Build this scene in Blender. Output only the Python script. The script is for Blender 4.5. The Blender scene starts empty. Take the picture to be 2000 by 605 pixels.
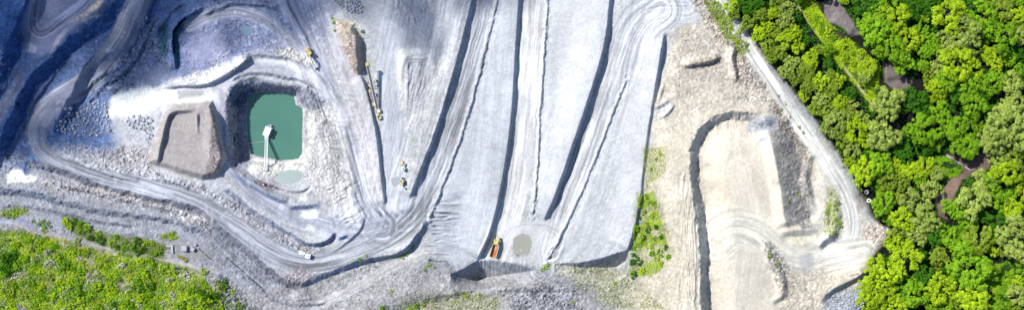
import bpy, bmesh, math, random
import numpy as np
from mathutils import Vector, Matrix, noise as mnoise
random.seed(11); RNG = np.random.default_rng(11)
S = bpy.context.scene; COL = S.collection
R_ = math.radians

# ------------------------------------------------------------------ camera
SC = 0.25                     # metres per photo pixel on the datum
CAMH = 430.0
cam_d = bpy.data.cameras.new('camera'); cam = bpy.data.objects.new('camera', cam_d); COL.objects.link(cam)
cam.location = (0, 0, CAMH); cam.rotation_euler = (0, 0, 0)
cam_d.sensor_width = 36; cam_d.lens = 18/(250.0/CAMH); cam_d.clip_end = 20000; cam_d.clip_start = 1
S.camera = cam
# ------------------------------------------------------------------ sky, sun, exposure
SUN_EL = 45.0
SUNV = Vector((-0.84, 0.54, 0)).normalized()          # horizontal direction towards the sun
W = bpy.data.worlds.new('World'); S.world = W; W.use_nodes = True
nt = W.node_tree; bg = nt.nodes['Background']
sky = nt.nodes.new('ShaderNodeTexSky'); sky.sky_type = 'NISHITA'; sky.sun_disc = False
sky.sun_elevation = R_(SUN_EL); sky.sun_rotation = math.atan2(SUNV.x, SUNV.y)
sky.altitude = 100; sky.air_density = 1.0; sky.dust_density = 0.6; sky.ozone_density = 2.0
nt.links.new(sky.outputs[0], bg.inputs[0]); bg.inputs[1].default_value = 0.105
sd = bpy.data.lights.new('sun', 'SUN'); sun = bpy.data.objects.new('sun', sd); COL.objects.link(sun)
sd.energy = 4.2; sd.angle = R_(0.53); sd.color = (1.0, 0.965, 0.91)
sv = Vector((SUNV.x*math.cos(R_(SUN_EL)), SUNV.y*math.cos(R_(SUN_EL)), math.sin(R_(SUN_EL))))
sun.rotation_euler = sv.to_track_quat('Z', 'Y').to_euler(); sun.location = sv*900
S.view_settings.view_transform = 'Standard'; S.view_settings.look = 'None'
S.view_settings.exposure = 0.70; S.view_settings.gamma = 1

# ------------------------------------------------------------------ helpers
def at(u, v, z=0.0):
    """photo pixel -> world point on the ground at height z"""
    k = SC*(CAMH-z)/CAMH
    return Vector(((u-1000)*k, (302.5-v)*k, z))

def tag(o, label=None, cat=None, group=None, kind=None):
    if label: o['label'] = label
    if cat: o['category'] = cat
    if group: o['group'] = group
    if kind: o['kind'] = kind
    return o

def empty(name, loc, rz=0.0):
    o = bpy.data.objects.new(name, None); COL.objects.link(o)
    o.location = loc; o.rotation_euler = (0, 0, rz); o.empty_display_size = 0.5
    return o

def mobj(name, bm, mat, parent=None, smooth=False):
    me = bpy.data.meshes.new(name); bm.to_mesh(me); bm.free()
    if smooth:
        for p in me.polygons: p.use_smooth = True
    if mat: me.materials.append(mat)
    o = bpy.data.objects.new(name, me); COL.objects.link(o)
    if parent: o.parent = parent
    return o

def bx(bm, c, s, rot=None, bev=0.0):
    t = bmesh.new(); bmesh.ops.create_cube(t, size=1)
    bmesh.ops.scale(t, vec=s, verts=t.verts)
    if bev: bmesh.ops.bevel(t, geom=t.edges[:], offset=bev, segments=2, affect='EDGES')
    M = Matrix.Translation(c)
    if rot is not None: M = M @ rot.to_matrix().to_4x4() if hasattr(rot, 'to_matrix') else M @ rot
    bmesh.ops.transform(t, matrix=M, verts=t.verts)
    me = bpy.data.meshes.new('t'); t.to_mesh(me); t.free(); bm.from_mesh(me); bpy.data.meshes.remove(me)

def cyl(bm, a, b, r1, r2=None, n=10):
    a = Vector(a); b = Vector(b); r2 = r1 if r2 is None else r2
    d = b-a; q = d.to_track_quat('Z', 'Y').to_matrix().to_4x4()
    bmesh.ops.create_cone(bm, cap_ends=True, segments=n, radius1=r1, radius2=r2, depth=d.length,
                          matrix=Matrix.Translation((a+b)/2) @ q)

def beam(bm, a, b, w, h):
    a = Vector(a); b = Vector(b); d = b-a
    q = d.to_track_quat('Y', 'Z').to_matrix().to_4x4()
    bx(bm, (a+b)/2, (w, d.length, h), q)

def prism(bm, pts, y0, y1):
    """extrude a profile in the XZ plane along Y"""
    f = [bm.verts.new((x, y0, z)) for x, z in pts]; g = [bm.verts.new((x, y1, z)) for x, z in pts]
    n = len(pts)
    bm.faces.new(f); bm.faces.new(g[::-1])
    for i in range(n): bm.faces.new((f[i], g[i], g[(i+1) % n], f[(i+1) % n]))
    bmesh.ops.recalc_face_normals(bm, faces=bm.faces)

def mat(name, col, rough=0.6, metal=0.0, var=0.15, scale=3.0, spec=0.4, bump=0.0):
    m = bpy.data.materials.new(name); m.use_nodes = True
    n = m.node_tree; p = n.nodes['Principled BSDF']
    tc = n.nodes.new('ShaderNodeTexCoord'); nz = n.nodes.new('ShaderNodeTexNoise')
    nz.inputs['Scale'].default_value = scale; nz.inputs['Detail'].default_value = 5
    n.links.new(tc.outputs['Object'], nz.inputs['Vector'])
    mx = n.nodes.new('ShaderNodeMix'); mx.data_type = 'RGBA'
    mx.inputs['A'].default_value = (*[c*(1-var) for c in col], 1); mx.inputs['B'].default_value = (*[min(1, c*(1+var)) for c in col], 1)
    n.links.new(nz.outputs['Fac'], mx.inputs['Factor']); n.links.new(mx.outputs['Result'], p.inputs['Base Color'])
    p.inputs['Roughness'].default_value = rough; p.inputs['Metallic'].default_value = metal
    p.inputs['Specular IOR Level'].default_value = spec
    if bump:
        b = n.nodes.new('ShaderNodeBump'); b.inputs['Strength'].default_value = bump; b.inputs['Distance'].default_value = 0.2
        n.links.new(nz.outputs['Fac'], b.inputs['Height']); n.links.new(b.outputs['Normal'], p.inputs['Normal'])
    return m

# ------------------------------------------------------------------ numpy noise
_T = [np.random.default_rng(s).random((256, 256)).astype(np.float32) for s in range(8)]
def vn(x, y, s=0):
    xi = np.floor(x).astype(np.int32); yi = np.floor(y).astype(np.int32)
    fx = x-xi; fy = y-yi; fx = fx*fx*(3-2*fx); fy = fy*fy*(3-2*fy)
    T = _T[s % 8]; x0 = (xi+s*17) & 255; x1 = (x0+1) & 255; y0 = (yi+s*31) & 255; y1 = (y0+1) & 255
    a = T[y0, x0]; b = T[y0, x1]; c = T[y1, x0]; d = T[y1, x1]
    return (a+(b-a)*fx)*(1-fy)+(c+(d-c)*fx)*fy
def fbm(x, y, o=4, s=0):
    r = 0; a = 0.5; t = 0
    for i in range(o):
        r = r+a*vn(x*2**i+i*7.3, y*2**i-i*3.1, s+i); t += a; a *= 0.5
    return r/t
def ss(x): x = np.clip(x, 0, 1); return x*x*(3-2*x)

# ------------------------------------------------------------------ terrain grid in photo pixels
ST = 1.25
uu = np.arange(-140, 2140+ST, ST); vv = np.arange(-100, 706+ST, ST)
def ext(a, far):
    lo = []; hi = []; s = 6.0; x = a[0]; y = a[-1]
    while x > -far:
        x -= s; y += s; lo.append(x); hi.append(y); s *= 1.35
    return np.concatenate([np.array(lo)[::-1], a, np.array(hi)])
uu = ext(uu, 16000); vv = ext(vv, 16000)
U, V = np.meshgrid(uu, vv); NV, NU = U.shape
U0 = np.clip(U, -160, 2160); V0 = np.clip(V, -120, 726)
Z = np.zeros_like(U); ROUGH = np.full_like(U, 0.12); RIDGE = np.zeros_like(U)
C = np.zeros((NV, NU, 3)); CAT = np.zeros((NV, NU), np.int8)
WN1 = fbm(U0/14, V0/14, 4, 1)-0.5; WN2 = fbm(U0/14, V0/14, 4, 4)-0.5

def window(pts, pad):
    a = np.array(pts, float)
    i0, i1 = np.searchsorted(uu, [a[:, 0].min()-pad, a[:, 0].max()+pad])
    j0, j1 = np.searchsorted(vv, [a[:, 1].min()-pad, a[:, 1].max()+pad])
    return slice(j0, j1), slice(i0, i1)

def smoothline(pts, n=3):
    """Chaikin, keeps the ends; extra columns (heights) are carried along"""
    p = [np.array(q, float) for q in pts]
    for _ in range(n):
        q = [p[0]]
        for a, b in zip(p[:-1], p[1:]): q += [a*.75+b*.25, a*.25+b*.75]
        p = q+[p[-1]]
    return p

TAPER = [1]
def linedist(pts, pad, rough=0.0, val=None, smooth=2):
    """signed distance (positive on the traveller's right), position along, interpolated value"""
    if val is None: val = [1.0]*len(pts)
    elif not hasattr(val, '__len__'): val = [val]*len(pts)
    P = smoothline([(*p, h) for p, h in zip(pts, val)], smooth)
    w = window([p[:2] for p in P], pad)
    x = U[w]+rough*WN1[w]*2; y = V[w]+rough*WN2[w]*2
    D = np.full(x.shape, 1e9); SG = np.ones(x.shape); H = np.zeros(x.shape); A = np.zeros(x.shape); acc = 0
    for a, b in zip(P[:-1], P[1:]):
        d = b[:2]-a[:2]; L = math.hypot(*d)
        if L < 1e-6: continue
        t = np.clip(((x-a[0])*d[0]+(y-a[1])*d[1])/(L*L), 0, 1)
        ex = x-(a[0]+t*d[0]); ey = y-(a[1]+t*d[1]); q = ex*ex+ey*ey
        m = q < D
        D = np.where(m, q, D); SG = np.where(m, np.sign(d[0]*ey-d[1]*ex), SG)
        H = np.where(m, a[2]+t*(b[2]-a[2]), H); A = np.where(m, acc+t*L, A); acc += L
    TAPER[0] = ss(A/14)*ss((acc-A)/14)
    return w, np.sqrt(D)*SG, A, H

def scarp(pts, h, w=6, DU=60, DL=60, up=0.5, rough=1.5, face=None, fw=0.6, tex=0.0):
    """a bank: crest on the line, drops by h to the traveller's right over w pixels"""
    win, s, A, H = linedist(pts, max(DU, DL)+w+5, rough, h); H = H*TAPER[0]*(1 if rough < .5 else .84+.32*vn(A/26, A*0+8, 4))
    ww = w*(0.85+0.3*vn(A/24, A*0+3, 2)) if rough else w
    t = np.clip(s/ww, 0, 1)*.75+ss(s/ww)*.25
    z = np.where(s < 0, up*(1-ss(-s/DU)), np.where(s < ww, up-t, -(1-up)*(1-ss((s-ww)/DL))))
    Z[win] += H*z
    f = ((s > -1.5) & (s < ww+1)).astype(float)*np.clip(np.abs(H)/1.0, 0, 1)
    if tex: Z[win] += tex*0.55*f*((vn(A/4.5, s/5, 3)-0.5)+(vn(A/11, s/7, 6)-0.5)*1.4)
    if face is not None: paint(win, f*fw, face)  # bare rock colour with the bank's own shade painted in
    return win, s, A

def ridge(pts, h, wl, wr, rough=1.5):
    win, s, A, H = linedist(pts, max(wl, wr)+5, rough, h); H = H*TAPER[0]
    Z[win] += H*np.where(s < 0, 1-ss(-s/wl), 1-ss(s/wr))

def paint(win, wt, col):
    wt = np.clip(wt, 0, 1)[..., None]
    C[win] = C[win]*(1-wt)+np.array(col)*wt

def polymask(pts, feather=6, rough=3.0, pad=0):
    """0..1 inside mask with a soft, uneven edge; also the signed distance (positive inside)"""
    p = np.array(pts, float); w = window(p, feather*2+10+rough*2+pad)
    x = U[w]+rough*WN1[w]*2; y = V[w]+rough*WN2[w]*2
    ins = np.zeros(x.shape, bool); D = np.full(x.shape, 1e9)
    for a, b in zip(p, np.roll(p, -1, 0)):
        c = ((a[1] > y) != (b[1] > y))
        with np.errstate(divide='ignore', invalid='ignore'):
            xc = (b[0]-a[0])*(y-a[1])/((b[1]-a[1]) or 1e-9)+a[0]
        ins ^= c & (x < xc)
        d = b-a; L2 = d@d or 1e-9
        t = np.clip(((x-a[0])*d[0]+(y-a[1])*d[1])/L2, 0, 1)
        D = np.minimum(D, (x-a[0]-t*d[0])**2+(y-a[1]-t*d[1])**2)
    sd_ = np.where(ins, 1, -1)*np.sqrt(D)
    return w, ss(0.5+sd_/(2*feather)), sd_

def region(pts, col=None, amt=1.0, feather=8, rough=4, dz=0, ro=None, cat=None):
    w, m, sd_ = polymask(pts, feather, rough)
    if col is not None: paint(w, m*amt, col)
    if dz: Z[w] += dz*m
    if ro is not None: ROUGH[w] = ROUGH[w]*(1-m)+ro*m
    if cat is not None: CAT[w] = np.where(sd_ > 0, cat, CAT[w])
    return w, m, sd_

def plateau(pts, dz, w_in, w_out=0, rough=2):
    """raised (or sunk) block with sloping sides"""
    w, m, sd_ = polymask(pts, 4, rough, pad=w_out+5)
    Z[w] += dz*ss((sd_+w_out)/(w_in+w_out))
    return w, sd_

def road(pts, width, col, amt=0.9, streak=0.10, ro=0.02, cat=None, edge=5, rut=0.0):
    win, s, A, Wd = linedist(pts, 80, 1.0, width, 3)
    half = Wd/2; m = ss(0.5+(half-np.abs(s))/(2*edge))
    st = (ss((vn(s/2.4+WN1[win], A/60, 1)-.5)*2.2+.5)-0.5)*1.1+(vn(s/5, A/110, 6)-0.5)*1.3+(ss((vn(s/3.1+30, A/26, 5)-.5)*4+.5)-0.5)*.35
    c = np.array(col)*(1+streak*2*st[..., None])
    wt = (m*amt)[..., None]; C[win] = C[win]*(1-wt)+c*wt
    ROUGH[win] = ROUGH[win]*(1-m)+ro*m
    if rut: Z[win] += rut*m*(vn(s/2.2, A/60, 2)-0.5)
    if cat is not None: CAT[win] = np.where(np.abs(s) < half, cat, CAT[win])

def streaks(pts, width, amt, ro=None):
    """long scrape and wheel marks that follow a line"""
    win, s, A, Wd = linedist(pts, width+10, 1.5, width, 3)
    m = ss((width-np.abs(s))/8)
    st = (ss((vn(s/2.6+WN1[win], A/80, 1)-.5)*2.4+.5)-0.5)+(vn(s/7, A/150, 6)-0.5)*1.5+(ss((vn(s/3.3+30, A/22, 5)-.5)*5+.5)-0.5)*.4
    C[win] *= (1+amt*m*st)[..., None]

def rills(pts, dirv, spacing, amp, feather=15, length=6.0, sharp=1.0, col=None, amt=0.0):
    """small erosion gullies running along dirv"""
    w, m, _ = polymask(pts, feather, 4)
    d = np.array(dirv, float); d /= np.hypot(*d)
    x = U[w]+6*WN1[w]; y = V[w]+6*WN2[w]
    a = x*d[0]+y*d[1]; b = -x*d[1]+y*d[0]
    n = vn(b/spacing, a/(spacing*length), 3)*0.65+vn(b/(spacing*0.5), a/(spacing*length*0.6), 5)*0.35
    n = np.abs(n-0.5)*2
    Z[w] += amp*m*(np.clip(n, 0, 1)**sharp-0.4)
    if col is not None: paint(w, m*amt*(n < 0.25), col)

# ------------------------------------------------------------------ base colour and base relief
DUST = (0.525, 0.53, 0.55); GREY = (0.36, 0.375, 0.42); SHADED_ROCK = (0.085, 0.17, 0.35); SHADE_BLUE = (0.22, 0.285, 0.43)  # the two dark blues mix stone colour with the upper-left shade
BEIGE = (0.605, 0.572, 0.515); WHITE = (0.72, 0.71, 0.69); PINK = (0.52, 0.49, 0.50); BROWN = (0.36, 0.315, 0.305)
C[:] = DUST
exec_terrain = True
ALL = (slice(None), slice(None))
Z += (fbm(U0/220, V0/220, 3, 2)-0.5)*4
# broad levels: the left pit lies lower, the scrub hill and the right hand pit rim higher
Z += -5*ss((520-U0)/420)*ss((430-V0)/200) + 5*ss((1600-U0)/200)*ss((U0-1240)/80)*0.6
region([(-160,-120),(660,-120),(640,60),(520,95),(430,125),(340,150),(240,175),(205,215),(230,300),(130,300),(110,330),(-160,360)], SHADE_BLUE, 1, 22, 10, ro=0.2)  # cloud shade painted into the ground as a blue tint
region([(-160,-120),(60,-120),(40,40),(0,150),(-160,300)], SHADED_ROCK, 0.8, 12, 8, ro=0.25)
region([(-160,325),(90,325),(200,365),(400,410),(560,550),(640,540),(840,500),(1240,540),(1240,720),(-160,720)], (0.395,0.40,0.43), 0.9, 12, 6, ro=0.2)
region([(430,560),(560,565),(760,500),(860,530),(1090,545),(1240,520),(1380,560),(1380,720),(460,720)], (0.435,0.43,0.44), 0.9, 14, 6, ro=0.25)
region([(1240,540),(1262,330),(1285,180),(1320,60),(1360,-20),(1420,0),(1520,170),(1640,330),(1700,440),(1740,470),(1690,560),(1690,720),(1220,720)], BEIGE, 1, 18, 6, ro=0.12)
region([(1300,130),(1330,75),(1370,40),(1425,70),(1475,150),(1420,180),(1320,190)], (0.55,0.52,0.49), .6, 15, 6, ro=.2)

# ------------------------------------------------------------------ the top left benches, shade mixed into their blue colours
scarp([(-40,210),(0,118),(22,66),(48,14),(60,-60)], 6.3, 30, 60, 60, 0.8, 4, SHADED_ROCK, 0.8, .5)
region([(70,-40),(55,20),(42,60),(50,95),(75,112),(100,98),(130,70),(165,45),(210,5),(215,-40)], (0.33,0.345,0.44), 0.9, 8, 4, ro=0.06)
ridge([(52,100),(72,114),(92,104),(118,78),(140,55),(175,30),(200,8),(215,-30)], [0.8,1.4,1.2,1.0,1.0,2.0,2.6,2.6], 10, 16, 2)
region([(138,42),(165,22),(196,0),(202,2),(192,18),(160,34),(134,46)], (0.62,0.55,0.46), .8, 4, 3, ro=.35)
region([(160,40),(196,26),(194,32),(164,42)], (0.62,0.56,0.48), .7, 2, 2)
region([(96,103),(112,72),(128,55),(133,57),(118,80),(104,104)], (0.5,0.5,0.54), .8, 3, 3)
road([(95,-60),(68,10),(62,55),(82,70),(120,40),(165,8),(190,-30)], 22, (0.36,0.37,0.46), .85, .22, .03)
road([(40,150),(18,190),(-10,240)], 20, (0.36,0.37,0.45), .8, .12, .1)
region([(60,85),(72,92),(68,105),(54,100)], (0.6,0.6,0.64), .7, 3, 3)
scarp([(-30,330),(0,268),(20,225),(38,180),(62,142),(95,118),(118,92),(140,68),(178,50),(205,25),(240,-20)], [5.6,5.6,5.6,5.6,5.6,5.6,5.6,5.6,5,4.6,4.6], 26, 70, 60, 0.7, 4, SHADED_ROCK, 0.8, .5)
scarp([(98,268),(104,246),(128,205),(148,160),(170,118),(195,104),(235,96),(250,75),(262,48),(280,12),(300,-40)], [0,3,4.6,4.6,4.6,4,3.4,4,4.6,5,5], 20, 60, 90, 0.55, 3.5, SHADED_ROCK, 0.75, 0.5)
region([(150,120),(240,105),(330,60),(335,150),(250,180),(160,190)], (0.25,0.285,0.38), .7, 14, 8, ro=.45)
region([(235,60),(270,30),(310,40),(300,110),(270,160),(240,130)], (0.22,0.26,0.36), .6, 14, 8, ro=.6)
scarp([(345,140),(338,104),(334,68),(350,44),(372,26),(402,14)], [2,4,4.5,4.5,3,1], 5, 50, 45, 0.5, 2.5, SHADED_ROCK, .8)
scarp([(318,120),(310,75),(312,52),(330,36)], [0,2.5,2.5,0], 12, 30, 30, 0.5, 4, (0.12,.22,.27), .7)
region([(338,60),(347,58),(352,128),(345,135)], (0.10,0.26,0.27), .8, 2, 2, ro=.02)
region([(310,60),(330,56),(326,100),(316,105)], (0.12,0.23,0.28), .7, 5, 4)
region([(236,75),(262,62),(258,85),(240,98)], (0.12,0.24,0.29), .7, 4, 4)
region([(265,130),(330,118),(345,160),(300,165),(262,165)], (0.30,0.325,0.42), .8, 10, 5, ro=.08)
region([(360,55),(460,20),(520,60),(560,100),(480,100),(400,130),(350,150)], (0.36,0.375,0.48), .8, 15, 8, ro=.3)
region([(375,75),(430,55),(445,75),(420,120),(370,125)], (0.43,0.44,0.55), .7, 10, 6, ro=.08)
region([(415,105),(450,95),(445,125),(405,140)], (0.55,0.55,0.6), .5, 8, 5, ro=.3)
region([(560,-60),(680,-60),(650,40),(690,150),(640,120),(600,70)], (0.42,0.43,0.49), .8, 12, 6, ro=.12)
road([(540,-60),(555,0),(585,50),(612,105),(640,165)], 30, (0.44,0.45,0.52), .7, .15)
scarp([(617,120),(590,60),(565,20),(550,-20)], [0.5,1.2,1.2,1.2], 4, 10, 10, .5, 1)
# ------------------------------------------------------------------ haul roads (left)
HAUL = (0.41,0.42,0.455)
road([(290,-40),(262,20),(240,75),(205,120),(165,165),(110,195),(78,225),(66,260),(80,295),(120,318),(200,345),(300,372),(390,402),(460,445),(525,490),(590,515),(660,503),(730,475),(790,440),(826,395),(862,310),(900,210),(932,110),(955,20),(962,-60)],
     [50,48,50,46,44,44,40,36,36,36,40,42,40,40,40,38,44,52,52,44,42,44,42,40,40], HAUL, .92, .17, .03, 1)
region([(300,-50),(262,20),(240,78),(200,115),(100,190),(70,240),(75,280),(110,240),(170,170),(230,120),(260,90),(320,-40)], (0.32,0.335,0.42), .75, 10, 5)  # shaded upper stretch of the road painted darker and bluer
road([(745,440),(715,405),(697,355),(682,290),(668,235),(640,180),(600,125),(560,72),(525,42),(480,22),(430,22),(370,50)],
     [60,44,38,36,34,34,30,26,24,22,26,26], (0.445,0.455,0.50), .9, .24, .03, 1, rut=.25)
region([(640,40),(560,-20),(430,-20),(370,30),(380,60),(440,35),(500,45),(560,90),(600,110)], (0.36,0.375,0.45), .55, 10, 6)
road([(330,190),(400,185),(440,160),(480,135),(530,125),(590,140),(640,185),(668,235)], [30,30,28,24,24,26,26,26], (0.60,0.60,0.64), .85, .08, .05, 1)
road([(425,185),(432,230),(440,275),(455,325),(490,372),(550,410),(620,440),(700,452),(750,440)], [24,22,20,24,30,36,40,36,40], (0.45,0.46,0.515), .85, .10, .05, 1)
region([(225,185),(260,172),(330,175),(420,180),(425,200),(340,205),(300,215),(280,228),(222,232),(212,210)], (0.78,0.78,0.76), .95, 12, 10, ro=.08)
region([(345,178),(395,176),(400,186),(350,195)], (0.42,0.43,0.45), .7, 4, 3)
region([(450,135),(500,120),(560,130),(590,155),(540,150),(470,150)], (0.45,0.46,0.50), .6, 6, 5)
# banks by the white road, sunlit side painted paler
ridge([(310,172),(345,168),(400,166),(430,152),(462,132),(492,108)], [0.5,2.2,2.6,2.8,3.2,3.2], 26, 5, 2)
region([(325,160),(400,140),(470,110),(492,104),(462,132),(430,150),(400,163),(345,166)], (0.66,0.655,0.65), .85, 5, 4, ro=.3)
scarp([(492,106),(530,108),(575,114),(612,134)], [2.5,1.6,1.6,1.0], 6, 20, 12, .6, 2)
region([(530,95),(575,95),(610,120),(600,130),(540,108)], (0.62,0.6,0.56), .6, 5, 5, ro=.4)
scarp([(455,25),(520,35),(570,75),(612,118),(655,180)], [0,1,1.2,1.0,0.5], 4, 8, 14, .6, 1)
# ------------------------------------------------------------------ pond
POND = [(487,186),(505,182),(550,183),(572,188),(577,206),(590,214),(590,300),(582,309),(550,313),(515,306),(493,300),(486,280),(484,230)]
WL = None
pit = [(438,330),(440,260),(438,205),(446,175),(470,152),(500,150),(545,160),(590,166),(640,195),(672,270),(690,350),(700,420),(640,420),(560,395),(500,365),(462,338)]
plateau(pit, -3.5, 16, 0, 2.5)
plateau([(455,320),(452,230),(450,185),(480,165),(520,164),(575,172),(598,195),(612,215),(614,290),(600,322),(550,330),(500,325)], -7.0, 13, 2, 3.5)
plateau(POND, -3.0, 4, 4, 1.0)
region([(440,320),(438,205),(450,168),(500,152),(520,175),(492,195),(486,300),(500,330),(470,330)], (0.38,0.38,0.42), .85, 6, 5, ro=.3)
region([(449,205),(450,170),(490,160),(500,185),(480,200),(472,215)], (0.24,0.28,0.37), .8, 5, 5, ro=.8)
region([(500,160),(560,165),(620,180),(650,205),(600,215),(570,188),(510,182)], (0.38,0.385,0.44), .8, 5, 4, ro=.35)
region([(592,215),(650,205),(680,290),(690,380),(660,400),(600,370),(596,300)], (0.57,0.565,0.565), .9, 8, 6, ro=.26)
region([(490,304),(550,316),(594,304),(600,330),(540,345),(480,338)], (0.65,0.64,0.61), .9, 5, 5, ro=.2)
rills([(495,300),(592,305),(590,345),(480,345)], (0.6,-1), 6, .5, 8, 4)
rills([(600,170),(665,215),(640,240),(600,225)], (0.4,1), 6, 1.0, 8, 5)
rills([(640,190),(670,200),(700,290),(660,300)], (1,0.25), 7, .5, 8, 4)
rills([(645,360),(700,350),(712,430),(680,450),(640,420)], (1,-0.55), 8, 1.3, 12, 4, 1.2)
rills([(640,150),(690,160),(720,300),(700,300)], (1,0.5), 7, .7, 10, 3)
PUD = {}
# small green pond south of the big one
# benches between the pond and the haul road
scarp([(440,312),(452,332),(470,347),(500,366),(535,384),(562,396)], [0,0.8,1.2,2.0,2.6,2.2], 6, 14, 30, .5, 1.2, (0.26,.31,.42), .6, .3)
scarp([(562,402),(590,402),(612,398),(630,404)], [1.5,2.6,2.6,0.5], 7, 16, 25, .5, 1.2, (0.26,.31,.42), .6, .3)
ridge([(480,345),(510,352),(560,372),(592,372),(610,358)], [0,.8,1.2,1.5,0], 12, 5, 2)
scarp([(432,362),(462,382),(500,414),(540,438),(575,460),(602,476),(628,474),(648,462),(655,448)], [0,2.2,2.4,2.6,2.6,3,3,2.6,0], 7, 26, 40, .6, 2.2, (0.24,.27,.37), .65, 1.1)
region([(430,380),(470,395),(560,462),(640,490),(600,500),(540,470),(440,405)], (0.43,0.425,0.45), .8, 6, 5, ro=.4)
scarp([(635,500),(665,482),(690,462),(708,440),(712,415)], [0,1.2,1.5,1.3,0], 4, 30, 30, .7, 1)
scarp([(655,470),(672,460),(686,459)], [0,2.4,0], 5, 10, 14, .5, 1.5, SHADED_ROCK, .7)
for q in ([(585,380),(605,372),(598,390),(578,395)], [(590,412),(612,408),(625,420),(600,428),(585,422)], [(600,438),(615,440),(612,452),(598,448)]):
    region(q, (0.74,0.74,0.72), .85, 4, 4)
region([(495,352),(540,350),(560,365),(520,372)], (0.50,0.46,0.48), .7, 6, 5, ro=.25)
# ------------------------------------------------------------------ road margins and lower benches
scarp([(100,282),(130,306),(180,330),(240,349),(276,354)], [1,1.8,2,2,1], 5, 26, 50, .8, 1.5)
scarp([(288,348),(330,350),(385,372),(440,404),(500,440),(545,470),(572,490)], [1.2,2.2,2.4,2.0,2,2,0], 6, 26, 50, .8, 1.5)
region([(100,290),(180,318),(290,330),(400,365),(470,410),(440,402),(385,370),(290,345),(180,330)], (0.46,0.46,0.485), .7, 6, 6, ro=.55)
region([(110,285),(200,290),(290,290),(300,330),(200,315)], (0.46,0.435,0.43), .6, 12, 8, ro=.5)
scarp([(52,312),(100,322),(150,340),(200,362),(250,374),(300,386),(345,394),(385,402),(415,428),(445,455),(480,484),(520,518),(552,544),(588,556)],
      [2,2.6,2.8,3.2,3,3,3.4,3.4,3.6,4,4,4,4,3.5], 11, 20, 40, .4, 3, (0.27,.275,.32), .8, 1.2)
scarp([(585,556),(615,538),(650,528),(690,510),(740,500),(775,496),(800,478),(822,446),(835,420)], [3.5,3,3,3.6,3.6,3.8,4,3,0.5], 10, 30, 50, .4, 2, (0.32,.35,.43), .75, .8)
region([(545,540),(590,520),(620,535),(585,560),(560,560)], (0.38,0.34,0.36), .6, 6, 4, ro=.4)
scarp([(-40,360),(0,366),(40,372),(80,376),(105,386),(130,394)], [3,3,2.6,2,1.5,0], 12, 30, 30, .5, 4, (0.25,.29,.35), .7, .8)
scarp([(105,392),(150,396),(185,408),(230,414),(280,420),(320,424),(345,434),(400,452),(430,470)], [1,2,2,1.5,2.2,2.2,2,1.5,0], 9, 25, 30, .5, 4, (0.28,.30,.35), .6, .8)
region([(10,335),(38,328),(48,340),(70,345),(68,355),(14,358)], (0.75,0.74,0.70), .9, 4, 4, ro=.3)
region([(35,310),(55,318),(50,345),(38,330)], SHADED_ROCK, .7, 4, 4)
region([(70,345),(200,368),(300,392),(400,420),(420,450),(300,405),(180,385),(80,365)], (0.56,0.54,0.51), .55, 8, 8, ro=.5)
region([(0,300),(45,300),(60,320),(30,330),(-10,345)], (0.33,0.355,0.41), .7, 10, 8, ro=.5)
region([(300,440),(420,455),(430,500),(330,480)], (0.40,0.41,0.45), .6, 12, 6, ro=.15)
scarp([(400,452),(430,482),(470,520),(520,562),(552,584),(600,586),(640,572)], [0,.6,.6,.6,.6,.5,0], 3, 10, 10, .5, .6)
region([(650,560),(720,510),(760,515),(700,560),(680,600),(640,600)], (0.43,0.44,0.46), .6, 12, 8, ro=.35)
region([(745,500),(790,490),(800,505),(770,515),(748,515)], (0.41,0.41,0.43), .7, 5, 4, ro=.05)
road([(600,605),(700,560),(760,520),(840,490)], 18, (0.55,0.545,0.55), .7, .1, .1)
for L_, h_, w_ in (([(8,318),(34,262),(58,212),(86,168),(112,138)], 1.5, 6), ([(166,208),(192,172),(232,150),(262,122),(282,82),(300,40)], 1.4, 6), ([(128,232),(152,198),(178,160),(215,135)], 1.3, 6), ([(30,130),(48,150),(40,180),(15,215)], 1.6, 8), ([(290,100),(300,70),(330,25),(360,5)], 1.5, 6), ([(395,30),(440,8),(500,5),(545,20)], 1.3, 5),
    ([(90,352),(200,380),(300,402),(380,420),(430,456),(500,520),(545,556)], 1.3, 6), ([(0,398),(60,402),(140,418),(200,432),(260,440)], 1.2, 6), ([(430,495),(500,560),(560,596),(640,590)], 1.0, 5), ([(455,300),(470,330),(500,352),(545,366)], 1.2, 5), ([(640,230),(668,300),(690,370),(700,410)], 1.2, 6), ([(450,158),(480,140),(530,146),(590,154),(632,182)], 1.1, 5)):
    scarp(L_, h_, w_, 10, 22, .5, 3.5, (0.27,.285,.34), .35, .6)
# ------------------------------------------------------------------ stockpile of brown gravel
SP = [(288,318),(298,275),(322,215),(345,203),(415,196),(430,250),(442,310),(425,345),(395,352),(340,335)]
plateau(SP, 4.5, 12, 2, 1.2)
region(SP, (0.46,0.432,0.422), .9, 5, 3, ro=.10)
region([(325,218),(385,214),(388,275),(410,300),(400,330),(330,330),(308,315)], (0.455,0.43,0.42), .9, 4, 2, ro=.06)
scarp([(306,322),(314,282),(322,248),(328,222),(345,216),(380,216)], [2,2.6,2.6,2.6,1.8,0.8], 6, 14, 60, .7, .8, (0.33,.30,.31), .4)
scarp([(386,272),(385,240),(384,216)], [0,1.5,1.5], 5, 5, 14, .6, .5)
ridge([(408,300),(411,250),(411,205)], [0,2.4,1.5], 14, 26, 1)
region([(412,200),(438,300),(425,345),(398,345),(412,300)], (0.36,0.33,0.325), .7, 4, 3, ro=.3)  # shade on the pile's right side painted in as a darker tone
rills([(308,318),(330,220),(384,218),(405,330)], (1,0.15), 5, .12, 6, 8)
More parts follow.
